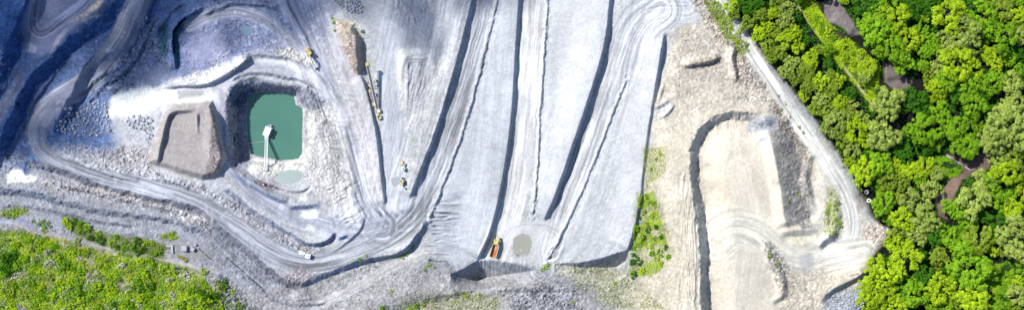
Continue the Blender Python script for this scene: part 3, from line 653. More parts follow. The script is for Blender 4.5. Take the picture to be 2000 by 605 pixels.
# ------------------------------------------------------------------ clouds that shade the upper left (high up towards the sun, out of frame)
def inpoly(p, x, y):
    r = False
    for (a, b), (c, d) in zip(p, p[1:]+p[:1]):
        if (b > y) != (d > y) and x < (c-a)*(y-b)/(d-b)+a: r = not r
    return r
CM = bpy.data.materials.new('cloud_vapour'); CM.use_nodes = True
_n = CM.node_tree; _n.nodes.remove(_n.nodes['Principled BSDF'])
_t = _n.nodes.new('ShaderNodeBsdfTransparent'); _d = _n.nodes.new('ShaderNodeBsdfTranslucent'); _m = _n.nodes.new('ShaderNodeMixShader')
_d.inputs[0].default_value = (.9, .9, .92, 1); _m.inputs[0].default_value = .37
_n.links.new(_t.outputs[0], _m.inputs[1]); _n.links.new(_d.outputs[0], _m.inputs[2]); _n.links.new(_m.outputs[0], _n.nodes['Material Output'].inputs[0])
CLZ = 700.0
def cloud(poly, step, rad, seed, keep=1.0, flat=.55):
    rr = random.Random(seed); us = [p[0] for p in poly]; vs = [p[1] for p in poly]; bm = bmesh.new()
    u = min(us)
    while u < max(us):
        v = min(vs)
        while v < max(vs):
            a = u+rr.uniform(-.5, .5)*step; b = v+rr.uniform(-.5, .5)*step
            if inpoly(poly, a, b) and rr.random() < keep:
                p = at(a, b, 0)+Vector((SUNV.x, SUNV.y, 0))*CLZ/math.tan(R_(SUN_EL)); p.z = CLZ+rr.uniform(-9, 9)
                r = rad*rr.uniform(.6, 1.2)
                g = bmesh.ops.create_icosphere(bm, subdivisions=2, radius=1)['verts']
                for w in g:
                    k = r*(1+.5*mnoise.noise(w.co*1.6+p*.07)); w.co = p+Vector((w.co.x*k, w.co.y*k, w.co.z*k*.55))
            v += step
        u += step
    o = mobj('cloud', bm, CM, smooth=True); o['kind'] = 'structure'
cloud([(-260,-300),(860,-300),(800,-60),(690,-5),(640,30),(560,45),(480,85),(410,112),(330,135),(235,150),(180,170),(135,205),(95,245),(50,280),(-260,300)], 62, 13, 3)
cloud([(700,-200),(1060,-200),(1045,-30),(1000,-8),(955,15),(905,55),(845,92),(795,80),(745,50),(705,20)], 38, 9, 5, .75)

# ------------------------------------------------------------------ foliage
def leafmat(name, col, trans=.25):
    m = bpy.data.materials.new(name); m.use_nodes = True; n = m.node_tree; n.nodes.remove(n.nodes['Principled BSDF'])
    a = n.nodes.new('ShaderNodeAttribute'); a.attribute_name = 'leaf'
    oi = n.nodes.new('ShaderNodeObjectInfo')
    ad = n.nodes.new('ShaderNodeMath'); ad.operation = 'MULTIPLY_ADD'; ad.inputs[1].default_value = .5
    n.links.new(oi.outputs['Random'], ad.inputs[0]); n.links.new(a.outputs['Fac'], ad.inputs[2])
    mr = n.nodes.new('ShaderNodeMapRange'); mr.inputs['From Max'].default_value = 1.5; mr.inputs['To Min'].default_value = 0; mr.inputs['To Max'].default_value = 1
    n.links.new(ad.outputs[0], mr.inputs['Value'])
    cr = n.nodes.new('ShaderNodeValToRGB'); e = cr.color_ramp.elements
    e[0].color = (*[c*.55 for c in col], 1); e[1].color = (min(1, col[0]*1.4), min(1, col[1]*1.32), col[2]*1.3, 1)
    n.links.new(mr.outputs['Result'], cr.inputs[0])
    d = n.nodes.new('ShaderNodeBsdfDiffuse'); t = n.nodes.new('ShaderNodeBsdfTranslucent'); mx = n.nodes.new('ShaderNodeMixShader')
    n.links.new(cr.outputs[0], d.inputs[0]); n.links.new(cr.outputs[0], t.inputs[0]); mx.inputs[0].default_value = trans
    n.links.new(d.outputs[0], mx.inputs[1]); n.links.new(t.outputs[0], mx.inputs[2]); n.links.new(mx.outputs[0], n.nodes['Material Output'].inputs[0])
    return m
LEAF = {'vivid': (0.185,0.37,0.018), 'lime': (0.33,0.49,0.02), 'olive': (0.21,0.31,0.032), 'pale': (0.30,0.40,0.08), 'deep': (0.05,0.165,0.012), 'grey': (0.45,0.46,0.36), 'ochre': (0.36,0.36,0.02)}
LEAF = {k: leafmat('leaves_'+k, c) for k, c in LEAF.items()}
WORD = {'vivid': 'vivid green', 'lime': 'yellow-green', 'olive': 'olive', 'pale': 'pale grey-green', 'deep': 'dark green', 'grey': 'dry grey', 'ochre': 'ochre yellow'}

def quadmesh(name, cen, nor, size, shade, m):
    """leaf quads: centres, normals, sizes -> one mesh"""
    n = len(cen); nor = nor/np.linalg.norm(nor, axis=1, keepdims=True)
    a = np.cross(nor, RNG.normal(size=(n, 3))); a /= np.linalg.norm(a, axis=1, keepdims=True); b = np.cross(nor, a)
    s = size[:, None]; asp = RNG.uniform(.55, 1.0, (n, 1))
    q = np.stack([cen-a*s-b*s*asp*.3, cen+b*-s*asp, cen+a*s+b*s*asp*.3, cen+b*s*asp], 1).astype(np.float32)
    me = bpy.data.meshes.new(name)
    me.vertices.add(4*n); me.vertices.foreach_set('co', q.ravel())
    me.loops.add(4*n); me.loops.foreach_set('vertex_index', np.arange(4*n, dtype=np.int32))
    me.polygons.add(n); me.polygons.foreach_set('loop_start', np.arange(0, 4*n, 4, dtype=np.int32))
    me.update(calc_edges=True)
    t = me.attributes.new('leaf', 'FLOAT', 'POINT'); t.data.foreach_set('value', np.repeat(shade, 4).astype(np.float32))
    me.materials.append(m); return me

def crown_data(rr, lobes, per, leaves, leaf, flat=.75):
    cen = []; nor = []; size = []; sh = []
    for i in range(lobes):
        if i == 0: lc = np.array([0, 0, .12]); lr = .58
        else:
            a = i*2*math.pi/(lobes-1)+rr.uniform(-.4, .4); d = rr.uniform(.34, .78)
            lc = np.array([math.cos(a)*d, math.sin(a)*d, rr.uniform(-.3, .2)]); lr = rr.uniform(.20, .46)
        for j in range(per):
            z = rr.uniform(-.35, 1); a = rr.uniform(0, 6.283); q = math.sqrt(max(0, 1-z*z))
            dv_ = np.array([math.cos(a)*q, math.sin(a)*q, z]); cc = lc+dv_*lr*rr.uniform(.6, 1.0); cr = rr.uniform(.07, .17)
            tone = rr.uniform(.2, .8)
            v = RNG.normal(size=(leaves, 3)); v /= np.linalg.norm(v, axis=1, keepdims=True); v[:, 2] = np.where(v[:, 2] < -.3, -v[:, 2], v[:, 2])
            cen.append(cc+v*cr*RNG.uniform(.55, 1.05, (leaves, 1))*np.array([1, 1, .8])); nor.append(v*.9+dv_*.5+RNG.normal(size=(leaves, 3))*.35+np.array([0, 0, .35]))
            size.append(RNG.uniform(.6, 1.3, leaves)*leaf); sh.append(np.clip(tone+RNG.normal(size=leaves)*.15, 0, 1))
    c = np.concatenate(cen); c[:, 2] *= flat
    return c, np.concatenate(nor), np.concatenate(size), np.concatenate(sh)

def trunk_bm(rr):
    bm = bmesh.new(); cyl(bm, (0, 0, -.15), (.02, .01, .55), .055, .04, 7); cyl(bm, (.02, .01, .55), (0, .03, 1.15), .04, .02, 6)
    for k in range(5):
        a = k*1.26+rr.uniform(-.3, .3); z = rr.uniform(.5, .8)
        cyl(bm, (.02, .01, z), (math.cos(a)*.45, math.sin(a)*.45, z+rr.uniform(.3, .5)), .025, .008, 5)
    return bm
BARK = mat('bark', (.16, .13, .10), .9, var=.3)
TPROTO = {}; SPROTO = {}; rr = random.Random(5)
_trk = []
for k in range(3):
    bm = trunk_bm(rr); me = bpy.data.meshes.new('trunk'); bm.to_mesh(me); bm.free(); me.materials.append(BARK); _trk.append(me)
_cr = [crown_data(rr, 8+k % 4, 17, 28, .046) for k in range(9)]
for c, n_, s_, h_ in _cr: c[:, 2] += 1.12
_sh = [crown_data(rr, 5+k % 3, 7, 16, .085, .6) for k in range(5)]
for c, n_, s_, h_ in _sh: c[:, 2] += .35
def crownmesh(kind, k):
    if (kind, k) not in TPROTO: TPROTO[kind, k] = quadmesh('crown', *_cr[k], LEAF[kind])
    return TPROTO[kind, k]
def shrubmesh(kind, k):
    if (kind, k) not in SPROTO: SPROTO[kind, k] = quadmesh('shrub', *_sh[k], LEAF[kind])
    return SPROTO[kind, k]

PLANTS = []       # (object, base label, zone, u, v)
def tree(u, v, r, kind, zone):
    R = r*SC*1.13; p = gtop(u, v, R*1.25)
    e = empty('tree', p, random.uniform(0, 6.28)); e.scale = (R*random.uniform(.92, 1.08), R*random.uniform(.92, 1.08), R*random.uniform(.8, 1.0))
    for nm, me in (('crown', crownmesh(kind, random.randrange(9))), ('trunk', random.choice(_trk))):
        o = bpy.data.objects.new(nm, me); COL.objects.link(o); o.parent = e
    size = 'broad' if r >= 25 else ('medium-sized' if r >= 17 else 'small')
    PLANTS.append((e, f'{size} {WORD[kind]} tree', zone, u, v, 'tree'))
def shrub(u, v, r, kind, zone):
    R = r*SC*1.1; p = gtop(u, v, R*.4)
    o = bpy.data.objects.new('shrub', shrubmesh(kind, random.randrange(5))); COL.objects.link(o)
    o.location = p-Vector((0, 0, .05*R)); o.rotation_euler = (0, 0, random.uniform(0, 6.28)); o.scale = (R*random.uniform(.85, 1.15), R*random.uniform(.85, 1.15), R*random.uniform(.7, 1.0))
    PLANTS.append((o, f"{'large' if r >= 10 else ('leafy' if r >= 6.5 else 'little')} {WORD[kind]} shrub", zone, u, v, 'shrub'))

def pdist(p, poly):
    best = 1e9
    for (a, b), (c, d) in zip(poly, poly[1:]+poly[:1]):
        L = (c-a)**2+(d-b)**2 or 1e-9; t = max(0, min(1, ((p[0]-a)*(c-a)+(p[1]-b)*(d-b))/L))
        best = min(best, math.hypot(p[0]-a-t*(c-a), p[1]-b-t*(d-b)))
    return best
def tzone(u, v):
    if inpoly(BANK1, u, v) or pdist((u, v), BANK1) < 26: return 'beside the upper grey bank'
    if pdist((u, v), BANK2) < 26: return 'beside the lower brown bank'
    if pdist((u, v), PATH) < 26: return 'beside the brown dirt clearing'
    if pdist((u, v), [(1545,0),(1590,58),(1670,158),(1712,216),(1670,158),(1590,58)]) < 26: return 'along the narrow footpath'
    if u < 1720 and v > 440: return 'at the lower left corner of the wood'
    if min(math.hypot(u-a, v-b) for a, b in zip(np.interp(np.linspace(-60, 480, 80), [q[1] for q in GR], [q[0] for q in GR]), np.linspace(-60, 480, 80))) < 62: return 'edging the pale gravel road'
    if u > 1935: return 'by the right edge of the wood'
    if v > 520: return 'at the bottom of the wood'
    if v < 60: return 'at the top of the wood'
    return 'in the upper wood' if v < 290 else 'in the lower wood'
HAND = [
 (1428,11,15,'lime'),(1434,24,13,'olive'),(1461,46,16,'olive'),(1485,29,14,'olive'),(1500,51,14,'lime'),(1509,26,13,'lime'),(1484,66,16,'lime'),(1517,66,14,'olive'),(1532,78,15,'lime'),
 (1539,14,15,'pale'),(1536,40,16,'pale'),(1559,90,15,'lime'),(1497,88,15,'olive'),(1524,103,16,'olive'),(1504,108,14,'olive'),(1547,121,17,'pale'),(1535,140,16,'pale'),(1584,116,18,'lime'),
 (1578,140,18,'olive'),(1571,78,14,'deep'),(1556,30,13,'deep'),(1455,12,17,'deep'),(1478,8,15,'deep'),(1515,2,15,'olive'),(1557,150,16,'olive'),(1580,168,17,'olive'),(1604,160,18,'lime'),(1606,190,17,'pale'),
 (1625,178,16,'olive'),(1640,200,17,'lime'),(1595,212,16,'olive'),(1622,214,18,'olive'),(1630,238,24,'pale'),(1655,225,16,'olive'),(1670,252,22,'lime'),(1645,272,18,'olive'),(1690,276,18,'lime'),(1728,265,28,'pale'),(1702,250,18,'olive'),(1665,292,16,'pale'),
 (1620,96,13,'vivid'),(1700,133,16,'lime'),(1692,150,13,'pale'),(1716,24,22,'vivid'),(1690,8,20,'deep'),(1700,52,20,'vivid'),(1720,60,28,'vivid'),(1756,38,28,'lime'),(1746,92,28,'vivid'),(1778,82,22,'lime'),(1768,118,22,'vivid'),
 (1790,12,22,'deep'),(1830,14,20,'deep'),(1858,25,30,'lime'),(1894,62,28,'pale'),(1925,34,26,'vivid'),(1900,12,20,'deep'),(1960,14,24,'olive'),(1986,32,20,'lime'),(1870,82,24,'pale'),(1884,118,30,'lime'),(1842,124,20,'pale'),
 (1966,72,26,'vivid'),(1992,66,18,'pale'),(1932,104,16,'lime'),(1950,122,16,'lime'),(1858,152,24,'vivid'),(1902,160,24,'vivid'),(1940,158,20,'vivid'),(1836,168,20,'lime'),(1838,192,14,'lime'),(1815,146,14,'olive'),
 (1742,202,30,'pale'),(1790,196,24,'deep'),(1808,256,26,'vivid'),(1840,222,22,'vivid'),(1868,250,24,'vivid'),(1895,288,24,'vivid'),(1908,205,26,'vivid'),(1880,185,20,'deep'),(1930,215,16,'deep'),(1812,215,18,'deep'),
 (1983,165,20,'pale'),(1984,250,38,'pale'),(1948,268,30,'pale'),(1966,218,22,'pale'),(1990,200,20,'pale'),(1780,270,20,'deep'),(1770,300,20,'deep'),
 (1694,334,24,'lime'),(1722,322,22,'vivid'),(1740,350,20,'olive'),(1810,327,18,'lime'),(1832,340,14,'pale'),(1824,366,17,'pale'),(1780,388,19,'pale'),(1810,398,13,'pale'),(1812,430,24,'pale'),(1727,398,20,'vivid'),(1766,428,22,'lime'),(1750,385,18,'olive'),
 (1795,458,20,'pale'),(1746,478,18,'lime'),(1760,452,18,'olive'),(1770,505,26,'lime'),(1726,545,28,'lime'),(1700,580,26,'lime'),(1712,515,16,'lime'),(1784,580,24,'vivid'),(1805,540,20,'deep'),(1842,565,28,'lime'),(1835,500,20,'olive'),(1856,465,20,'vivid'),
 (1882,482,20,'vivid'),(1917,472,29,'olive'),(1898,525,36,'vivid'),(1936,530,18,'vivid'),(1876,412,18,'vivid'),(1856,402,14,'vivid'),(1910,390,30,'pale'),(1940,365,22,'vivid'),(1972,338,26,'lime'),(1927,350,20,'pale'),(1980,408,18,'lime'),(1989,468,34,'pale'),
 (1958,395,20,'vivid'),(1906,590,30,'lime'),(1992,575,18,'pale'),(1955,432,20,'deep'),(1830,455,20,'deep'),(1900,430,18,'vivid'),(1860,535,18,'deep'),(1750,600,24,'lime'),(1985,310,24,'olive'),(1955,312,18,'pale'),(1660,318,12,'lime'),
]
placed = []
for u, v, r, k in HAND:
    if u > 1690 and k in ('vivid', 'lime', 'pale'): r *= 1.14
    placed.append((u, v, r)); tree(u, v, r, k, tzone(u, v))
CLEAR = [BANK1, BANK2, PATH, GRASS2, GRASS3, [(1678,364),(1700,362),(1710,384),(1704,402),(1680,400)], [(1548,0),(1556,0),(1632,108),(1714,216),(1706,218),(1626,110),(1548,6)]]
INNER = [(1424,-60),(1424,0),(1456,45),(1482,85),(1524,142),(1564,192),(1604,244),(1644,304),(1676,345),(1692,380),(1712,425),(1748,460),(1716,495),(1696,535),(1688,605),(1688,660),(2080,660),(2080,-60)]
rf = random.Random(8); tries = 0
while tries < 5000:
    tries += 1
    u = rf.uniform(1424, 2030); v = rf.uniform(-22, 632); r = rf.uniform(11, 19)
    if not inpoly(INNER, u, v) or any(inpoly(c, u, v) or pdist((u, v), c) < r*.8 for c in CLEAR): continue
    if inpoly(GRASS, u, v) or pdist((u, v), GRASS) < 8 or pdist((u, v), INNER) < r*.6: continue
    if any(math.hypot(u-a, v-b) < .68*(r+c) for a, b, c in placed): continue
    if u > 1700 and v < 320 and rf.random() < .45: placed.append((u, v, r*.8)); continue
    placed.append((u, v, r))
    kinds = ['olive', 'olive', 'deep', 'lime', 'pale'] if u < 1700 else (['deep', 'deep', 'vivid', 'vivid'] if v < 300 else ['deep', 'vivid', 'olive', 'lime'])
    tree(u, v, r, rf.choice(kinds), tzone(u, v) if 0 < u < 2000 and 0 < v < 605 else 'just outside the picture')
NT = len(PLANTS)
def fill(poly, n, r0, r1, kinds, zone, gap=.75, clear=(), seed=1):
    q = random.Random(seed); got = []; us = [p[0] for p in poly]; vs = [p[1] for p in poly]
    for _ in range(n*14):
        if len(got) >= n: break
        u = q.uniform(min(us), max(us)); v = q.uniform(min(vs), max(vs)); r = q.uniform(r0, r1)
        if not inpoly(poly, u, v) or any(inpoly(c, u, v) for c in clear): continue
        if any(math.hypot(u-a, v-b) < gap*(r+c) for a, b, c in got): continue
        got.append((u, v, r)); z = zone(u, v) if callable(zone) else zone
        shrub(u, v, r, q.choice(kinds) if isinstance(kinds, list) else kinds(u, v, q), z)
def hz(u, v):
    return 'on scrub hill, '+('far left' if u < 110 else 'centre left' if u < 220 else 'centre right' if u < 330 else 'right end')+(', upper slope' if v < 530 else ', lower slope')
def hk(u, v, q):
    t = 1.25*mnoise.noise(Vector((u/62, v/40, 2)))+q.uniform(-.22, .22)
    return 'grey' if t > .34 else ('pale' if t > .13 else 'lime' if t > -.12 else 'vivid' if t > -.38 else 'deep')
fill([(2,468),(60,468),(108,478),(195,500),(295,512),(340,528),(395,548),(425,580),(440,604),(0,604)], 88, 7, 13, hk, hz, .74, seed=2)
fill([(122,424),(150,430),(198,456),(280,468),(324,480),(318,500),(250,490),(170,462),(128,440)], 26, 6.5, 10, ['vivid','vivid','lime','deep'], 'in the green strip', .66, seed=3)
fill([(0,412),(36,408),(56,413),(28,424),(0,424)], 12, 3.5, 6, ['lime','vivid'], 'by the left edge above the scrub hill', seed=4)
fill([(312,458),(345,454),(350,464),(318,467)], 8, 3.5, 6, ['lime','vivid'], 'above the row of steel bins', seed=5)
fill([(1250,385),(1274,375),(1290,420),(1308,510),(1270,522),(1248,545),(1228,530),(1232,490)], 28, 5.5, 9.5, ['vivid','vivid','lime','deep','vivid'], 'in the green patch under the bank', .7, seed=6)
fill([(1612,400),(1636,390),(1642,440),(1636,464),(1614,458)], 14, 3.5, 6.5, ['lime','vivid','olive'], 'on the roadside mound', seed=7)
fill([(1372,-5),(1402,-5),(1440,55),(1462,95),(1446,104),(1415,62)], 14, 4, 6.5, ['olive','olive','lime','grey','pale'], 'along the gravel road verge', seed=8)
fill([(1500,168),(1512,166),(1560,232),(1578,268),(1566,268),(1530,222)], 7, 3, 4.5, ['olive','pale'], 'in the roadside ditch', seed=9)
fill([(418,540),(436,545),(478,600),(470,608),(440,598)], 14, 4, 7, ['vivid','lime','olive','deep'], 'in the stony gully', seed=10)
fill([(52,424),(92,432),(100,442),(80,444)], 6, 3.5, 6, ['vivid','olive'], 'beside the pale hill path', seed=12)
fill([(1575,10),(1600,40),(1650,90),(1700,118),(1690,185),(1630,120),(1590,60)], 26, 6, 11, ['lime','vivid','vivid','pale'], 'by the footpath', .7, [[(1530,-30),(1556,0),(1600,55),(1640,105),(1680,155),(1722,216),(1702,222),(1655,160),(1615,112),(1575,60),(1530,0)]], seed=13)
fill([(1812,308),(1850,308),(1878,325),(1866,338),(1838,348)], 10, 5, 8, ['vivid','deep'], 'on the small lawn', .8, seed=14)
fill([(1932,522),(1975,514),(1982,560),(1948,588),(1922,570)], 10, 5, 9, ['vivid','vivid','lime'], 'in the grassy gap at lower right', .8, seed=15)
fill([(1610,262),(1650,312),(1676,352),(1690,382),(1684,384),(1640,318),(1606,270)], 10, 3.5, 6, ['pale','grey','olive'], 'under the roadside trees', seed=16)
for u, v, r, k, z in [(648,36,4,'lime','by the brown scree pile'),(652,44,4.5,'vivid','by the brown scree pile'),(653,60,4,'lime','by the brown scree pile'),(708,62,4.5,'olive','on top of the brown scree pile'),
    (702,506,4,'vivid','on the bank under the haul road'),(716,500,3.5,'lime','on the bank under the haul road'),(783,501,6,'lime','beside the grey puddled hollow'),(794,496,5,'vivid','beside the grey puddled hollow'),(800,488,5,'lime','beside the grey puddled hollow'),
    (1066,522,7,'lime','at the foot of the dump nose'),(1058,527,5,'lime','at the foot of the dump nose'),(1072,517,5,'vivid','at the foot of the dump nose'),(1200,552,5,'lime','on the lower plain'),(1120,590,4,'lime','on the lower plain'),
    (836,516,5,'lime','left of the dump nose'),(830,528,4,'olive','left of the dump nose'),(848,522,3.5,'lime','left of the dump nose'),(804,480,5,'vivid','where the road rises'),(497,500,3,'vivid','under the haul road bank'),
    (911,577,6,'lime','on the lower grassy bank'),(935,574,5,'lime','on the lower grassy bank'),(765,568,5,'lime','on the lower grassy bank'),(20,500,15,'deep','at the left edge of the scrub hill'),(31,520,12,'vivid','at the left edge of the scrub hill'),(9,522,14,'deep','at the left edge of the scrub hill'),(46,505,10,'vivid','at the left edge of the scrub hill'),(85,448,7,'lime','on the ragged upper edge of the hill'),(150,474,8,'pale','on the ragged upper edge of the hill'),(232,496,7,'lime','on the ragged upper edge of the hill'),(290,508,9,'vivid','on the ragged upper edge of the hill'),(398,530,8,'lime','on the ragged upper edge of the hill'),(432,560,9,'olive','on the ragged upper edge of the hill'),(745,600,6,'vivid','at the bottom edge'),(812,598,8,'vivid','at the bottom edge'),(826,594,6,'lime','at the bottom edge'),(800,603,6,'lime','at the bottom edge'),(888,590,4,'lime','on the lower grassy bank'),
    (356,503,5,'ochre','near the steel bins'),(348,500,4,'lime','near the steel bins'),(362,508,6,'ochre','near the steel bins'),(1504,500,6,'olive','on the rubble mound'),(1520,512,4,'lime','on the rubble mound'),(1540,392,5,'olive','in the dark soil hollow'),(1560,380,4,'lime','in the dark soil hollow'),
    (1438,82,6,'lime','beside the rocky ledge'),(1446,90,6,'olive','beside the rocky ledge'),(1668,568,6,'lime','by the riprap stones'),(1690,560,7,'lime','by the riprap stones'),(1290,300,5,'lime','on the sandy slope'),(1282,310,4,'olive','on the sandy slope'),(1272,330,4,'olive','on the sandy slope')]:
    shrub(u, v, r, k, z)
# labels: colour, size and place; those still alike are told apart by their order from the top
by = {}
for pl in PLANTS: by.setdefault((pl[1], pl[2]), []).append(pl)
ORD = ['uppermost', 'second from top', 'third from top', 'fourth from top', 'fifth from top', 'sixth from top', 'seventh from top', 'eighth from top', 'ninth from top', 'tenth from top', 'eleventh from top', 'twelfth from top']
for (lab, zone), L in by.items():
    L.sort(key=lambda p: p[3]); n = len(L); parts_ = [('', L)] if n <= 8 else ([(' left part,', L[:n//2]), (' right part,', L[n//2:])] if n <= 16 else [(' left part,', L[:n//3]), (' middle part,', L[n//3:2*n//3]), (' right part,', L[2*n//3:])])
    for sub, G in parts_:
        G.sort(key=lambda p: p[4])
        for i, (o, _, _, u, v, cat) in enumerate(G):
            full = f'{lab} {zone}'+((','+sub+' '+('lowest one' if i == len(G)-1 else ORD[min(i, 11)])) if len(L) > 1 else '')
            tag(o, full.replace(',,', ','), cat, 'trees of the wood' if cat == 'tree' else 'shrubs '+zone)
# ground cover nobody could count
def cover(name, label, poly, n, size, kind, clear=(), h=.3, seed=1):
    q = np.random.default_rng(seed); p = np.array(poly, float)
    u = q.uniform(p[:, 0].min(), p[:, 0].max(), n*3); v = q.uniform(p[:, 1].min(), p[:, 1].max(), n*3)
    ins = np.zeros(len(u), bool)
    for a, b in zip(p, np.roll(p, -1, 0)):
        c = (a[1] > v) != (b[1] > v); ins ^= c & (u < (b[0]-a[0])*(v-a[1])/((b[1]-a[1]) or 1e-9)+a[0])
    for c_ in clear:
        pc = np.array(c_, float); k = np.zeros(len(u), bool)
        for a, b in zip(pc, np.roll(pc, -1, 0)):
            c = (a[1] > v) != (b[1] > v); k ^= c & (u < (b[0]-a[0])*(v-a[1])/((b[1]-a[1]) or 1e-9)+a[0])
        ins &= ~k
    keep = ins & (fbm(u/24, v/18, 3, seed) > (.56 if kind in ('grey', 'pale') and name == 'scrub_cover' else .5 if name == 'scrub_cover' else .4)); u = u[keep][:n]; v = v[keep][:n]
    i = np.clip(np.searchsorted(uu, u)-1, 0, NU-2); j = np.clip(np.searchsorted(vv, v)-1, 0, NV-2)
    z = Z[j, i]+q.uniform(.02, h, len(u)); k = SC*(CAMH-z)/CAMH
    cen = np.stack([(u-1000)*k, (302.5-v)*k, z], 1)
    nor = q.normal(size=(len(u), 3))*.6+np.array([0, 0, 1.0])
    me = quadmesh(name, cen, nor, q.uniform(.5, 1.4, len(u))*size, np.clip(vn(u/14, v/14, seed+1)+q.normal(size=len(u))*.15, 0, 1), LEAF[kind])
    o = bpy.data.objects.new(name, me); COL.objects.link(o); tag(o, label, None, None, 'stuff')
HL = [(-90,462),(60,462),(110,472),(198,496),(300,508),(344,524),(398,545),(428,578),(450,640),(-90,660)]
cover('scrub_cover', 'low yellow-green ground cover between the shrubs of the hill', HL, 20000, .42, 'lime', seed=2)
cover('scrub_cover', 'low dry grey twigs between the shrubs of the hill', HL, 9000, .36, 'grey', seed=3)
cover('scrub_cover', 'low dark green ground cover between the shrubs of the hill', HL, 15000, .42, 'vivid', seed=5)
cover('scrub_cover', 'pale dry grass between the shrubs of the hill', HL, 12000, .4, 'pale', seed=1)
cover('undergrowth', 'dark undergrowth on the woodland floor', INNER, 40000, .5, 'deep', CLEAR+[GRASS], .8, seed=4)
cover('grass', 'bright grass on the strip beside the footpath', GRASS, 9000, .4, 'lime', [BANK1], seed=6)
cover('grass', 'green grass around the dirt clearing', GRASS2, 5000, .4, 'vivid', seed=7)
cover('grass', 'green grass in the gap at lower right', GRASS3, 5000, .4, 'vivid', seed=8)
cover('grass', 'sparse weeds on the sandy ground below the dump', [(1080,520),(1200,525),(1300,600),(1180,600)], 1300, .25, 'olive', seed=9)
cover('grass', 'sparse weeds on the bank at the bottom', [(730,605),(790,580),(900,568),(990,585),(970,605)], 700, .25, 'olive', seed=10)
cover('grass', 'weeds on the verge of the gravel road', [(1370,-5),(1400,-5),(1465,100),(1445,110),(1405,60)], 2500, .3, 'olive', seed=11)
cover('grass', 'weeds in the green patch below the long bank', [(1245,385),(1275,372),(1312,510),(1272,540),(1228,535)], 3500, .3, 'lime', seed=12)
cover('grass', 'sparse yellow weeds on the sandy slope', [(1256,290),(1300,285),(1300,335),(1262,370)], 900, .25, 'olive', seed=13)
# ------------------------------------------------------------------ boulders and rubble
STONE = mat('blue_grey_boulder_stone', (.26, .285, .345), .9, var=.35, scale=.6, bump=.4)
PALES = mat('pale_boulder_stone', (.34, .35, .37), .9, var=.3, scale=.6, bump=.4)
DARKS = mat('dark_boulder_stone', (.17, .20, .30), .9, var=.3, scale=.6, bump=.4)
def rockmesh(seed, m):
    q = random.Random(seed); bm = bmesh.new()
    for _ in range(15):
        v = Vector((q.gauss(0, 1), q.gauss(0, 1), q.gauss(0, 1))).normalized()
        bm.verts.new((v.x*q.uniform(.8, 1.1), v.y*q.uniform(.65, .95), v.z*.7))
    r = bmesh.ops.convex_hull(bm, input=bm.verts); bmesh.ops.delete(bm, geom=[g for g in r['geom_interior'] if isinstance(g, bmesh.types.BMVert)], context='VERTS')
    me = bpy.data.meshes.new('boulder'); bm.to_mesh(me); bm.free(); me.materials.append(m); return me
BOULD = {k: [rockmesh(i*3+j, m) for i in range(6)] for j, (k, m) in enumerate((('s', STONE), ('p', PALES), ('d', DARKS)))}
def boulder(u, v, r, k, label, group):
    o = bpy.data.objects.new('boulder', random.choice(BOULD[k])); COL.objects.link(o)
    o.location = gat(u, v, r*SC*.25); o.rotation_euler = (random.uniform(-.4, .4), random.uniform(-.4, .4), random.uniform(0, 6.28))
    o.scale = (r*SC,)*3; tag(o, label, 'boulder', group); return o
def heap(poly, n, r0, r1, kinds, label, group, seed, gap=.7):
    q = random.Random(seed); got = []; us = [p[0] for p in poly]; vs = [p[1] for p in poly]
    for _ in range(n*20):
        if len(got) >= n: break
        u = q.uniform(min(us), max(us)); v = q.uniform(min(vs), max(vs)); r = r0+(r1-r0)*q.random()**2
        if not inpoly(poly, u, v) or any(math.hypot(u-a, v-b) < gap*(r+c) for a, b, c in got): continue
        got.append((u, v, r)); k = q.choice(kinds); cu = (min(us)+max(us))/2; cv = (min(vs)+max(vs))/2; f = (r-r0)/(r1-r0)
        word = {'s': 'blue-grey', 'p': 'pale', 'd': 'dark'}[k]; size = 'big' if f > .55 else 'medium' if f > .18 else 'small'
        boulder(u, v, r, k, f"{size} {word} {label}, {'upper' if v < cv else 'lower'} {'left' if u < cu else 'right'} part", group)
heap([(112,238),(125,222),(150,215),(185,196),(205,200),(214,225),(216,255),(196,266),(150,268),(108,258)], 120, 2.3, 5.2, 'sssp', 'boulder in the large rubble heap', 'boulders in the large rubble heap', 1)
heap([(244,232),(262,226),(296,226),(299,250),(296,285),(286,284),(282,255),(255,250)], 46, 2.3, 4.6, 'sssp', 'boulder in the small heap left of the stockpile', 'boulders in the small rubble heap', 2)
heap([(650,-6),(700,-6),(712,18),(700,27),(678,22),(660,12)], 50, 2.2, 4.6, 'sspd', 'boulder in the heap above the brown scree', 'boulders at the top edge', 3)
heap([(1622,580),(1650,570),(1685,562),(1692,604),(1630,606)], 60, 2.4, 5, 'spps', 'riprap stone beside the wood', 'riprap stones at the bottom edge', 4)
boulder(128, 213, 4.6, 's', 'rounded boulder on the rim of the haul road, left one of a pair', 'pair of boulders on the rim')
boulder(137, 212, 5.2, 's', 'rounded boulder on the rim of the haul road, right one of a pair', 'pair of boulders on the rim')
boulder(113, 138, 3.6, 'p', 'lone pale boulder on the narrow bench at upper left', 'lone boulders')
boulder(143, 290, 5.5, 's', 'flat grey boulder below the large rubble heap', 'lone boulders')
boulder(112, 370, 3.2, 'p', 'lone pale boulder under the lower bench at left', 'lone boulders')
boulder(286, 36, 4.2, 's', 'blue-grey boulder fallen below the dark upper bench', 'lone boulders')
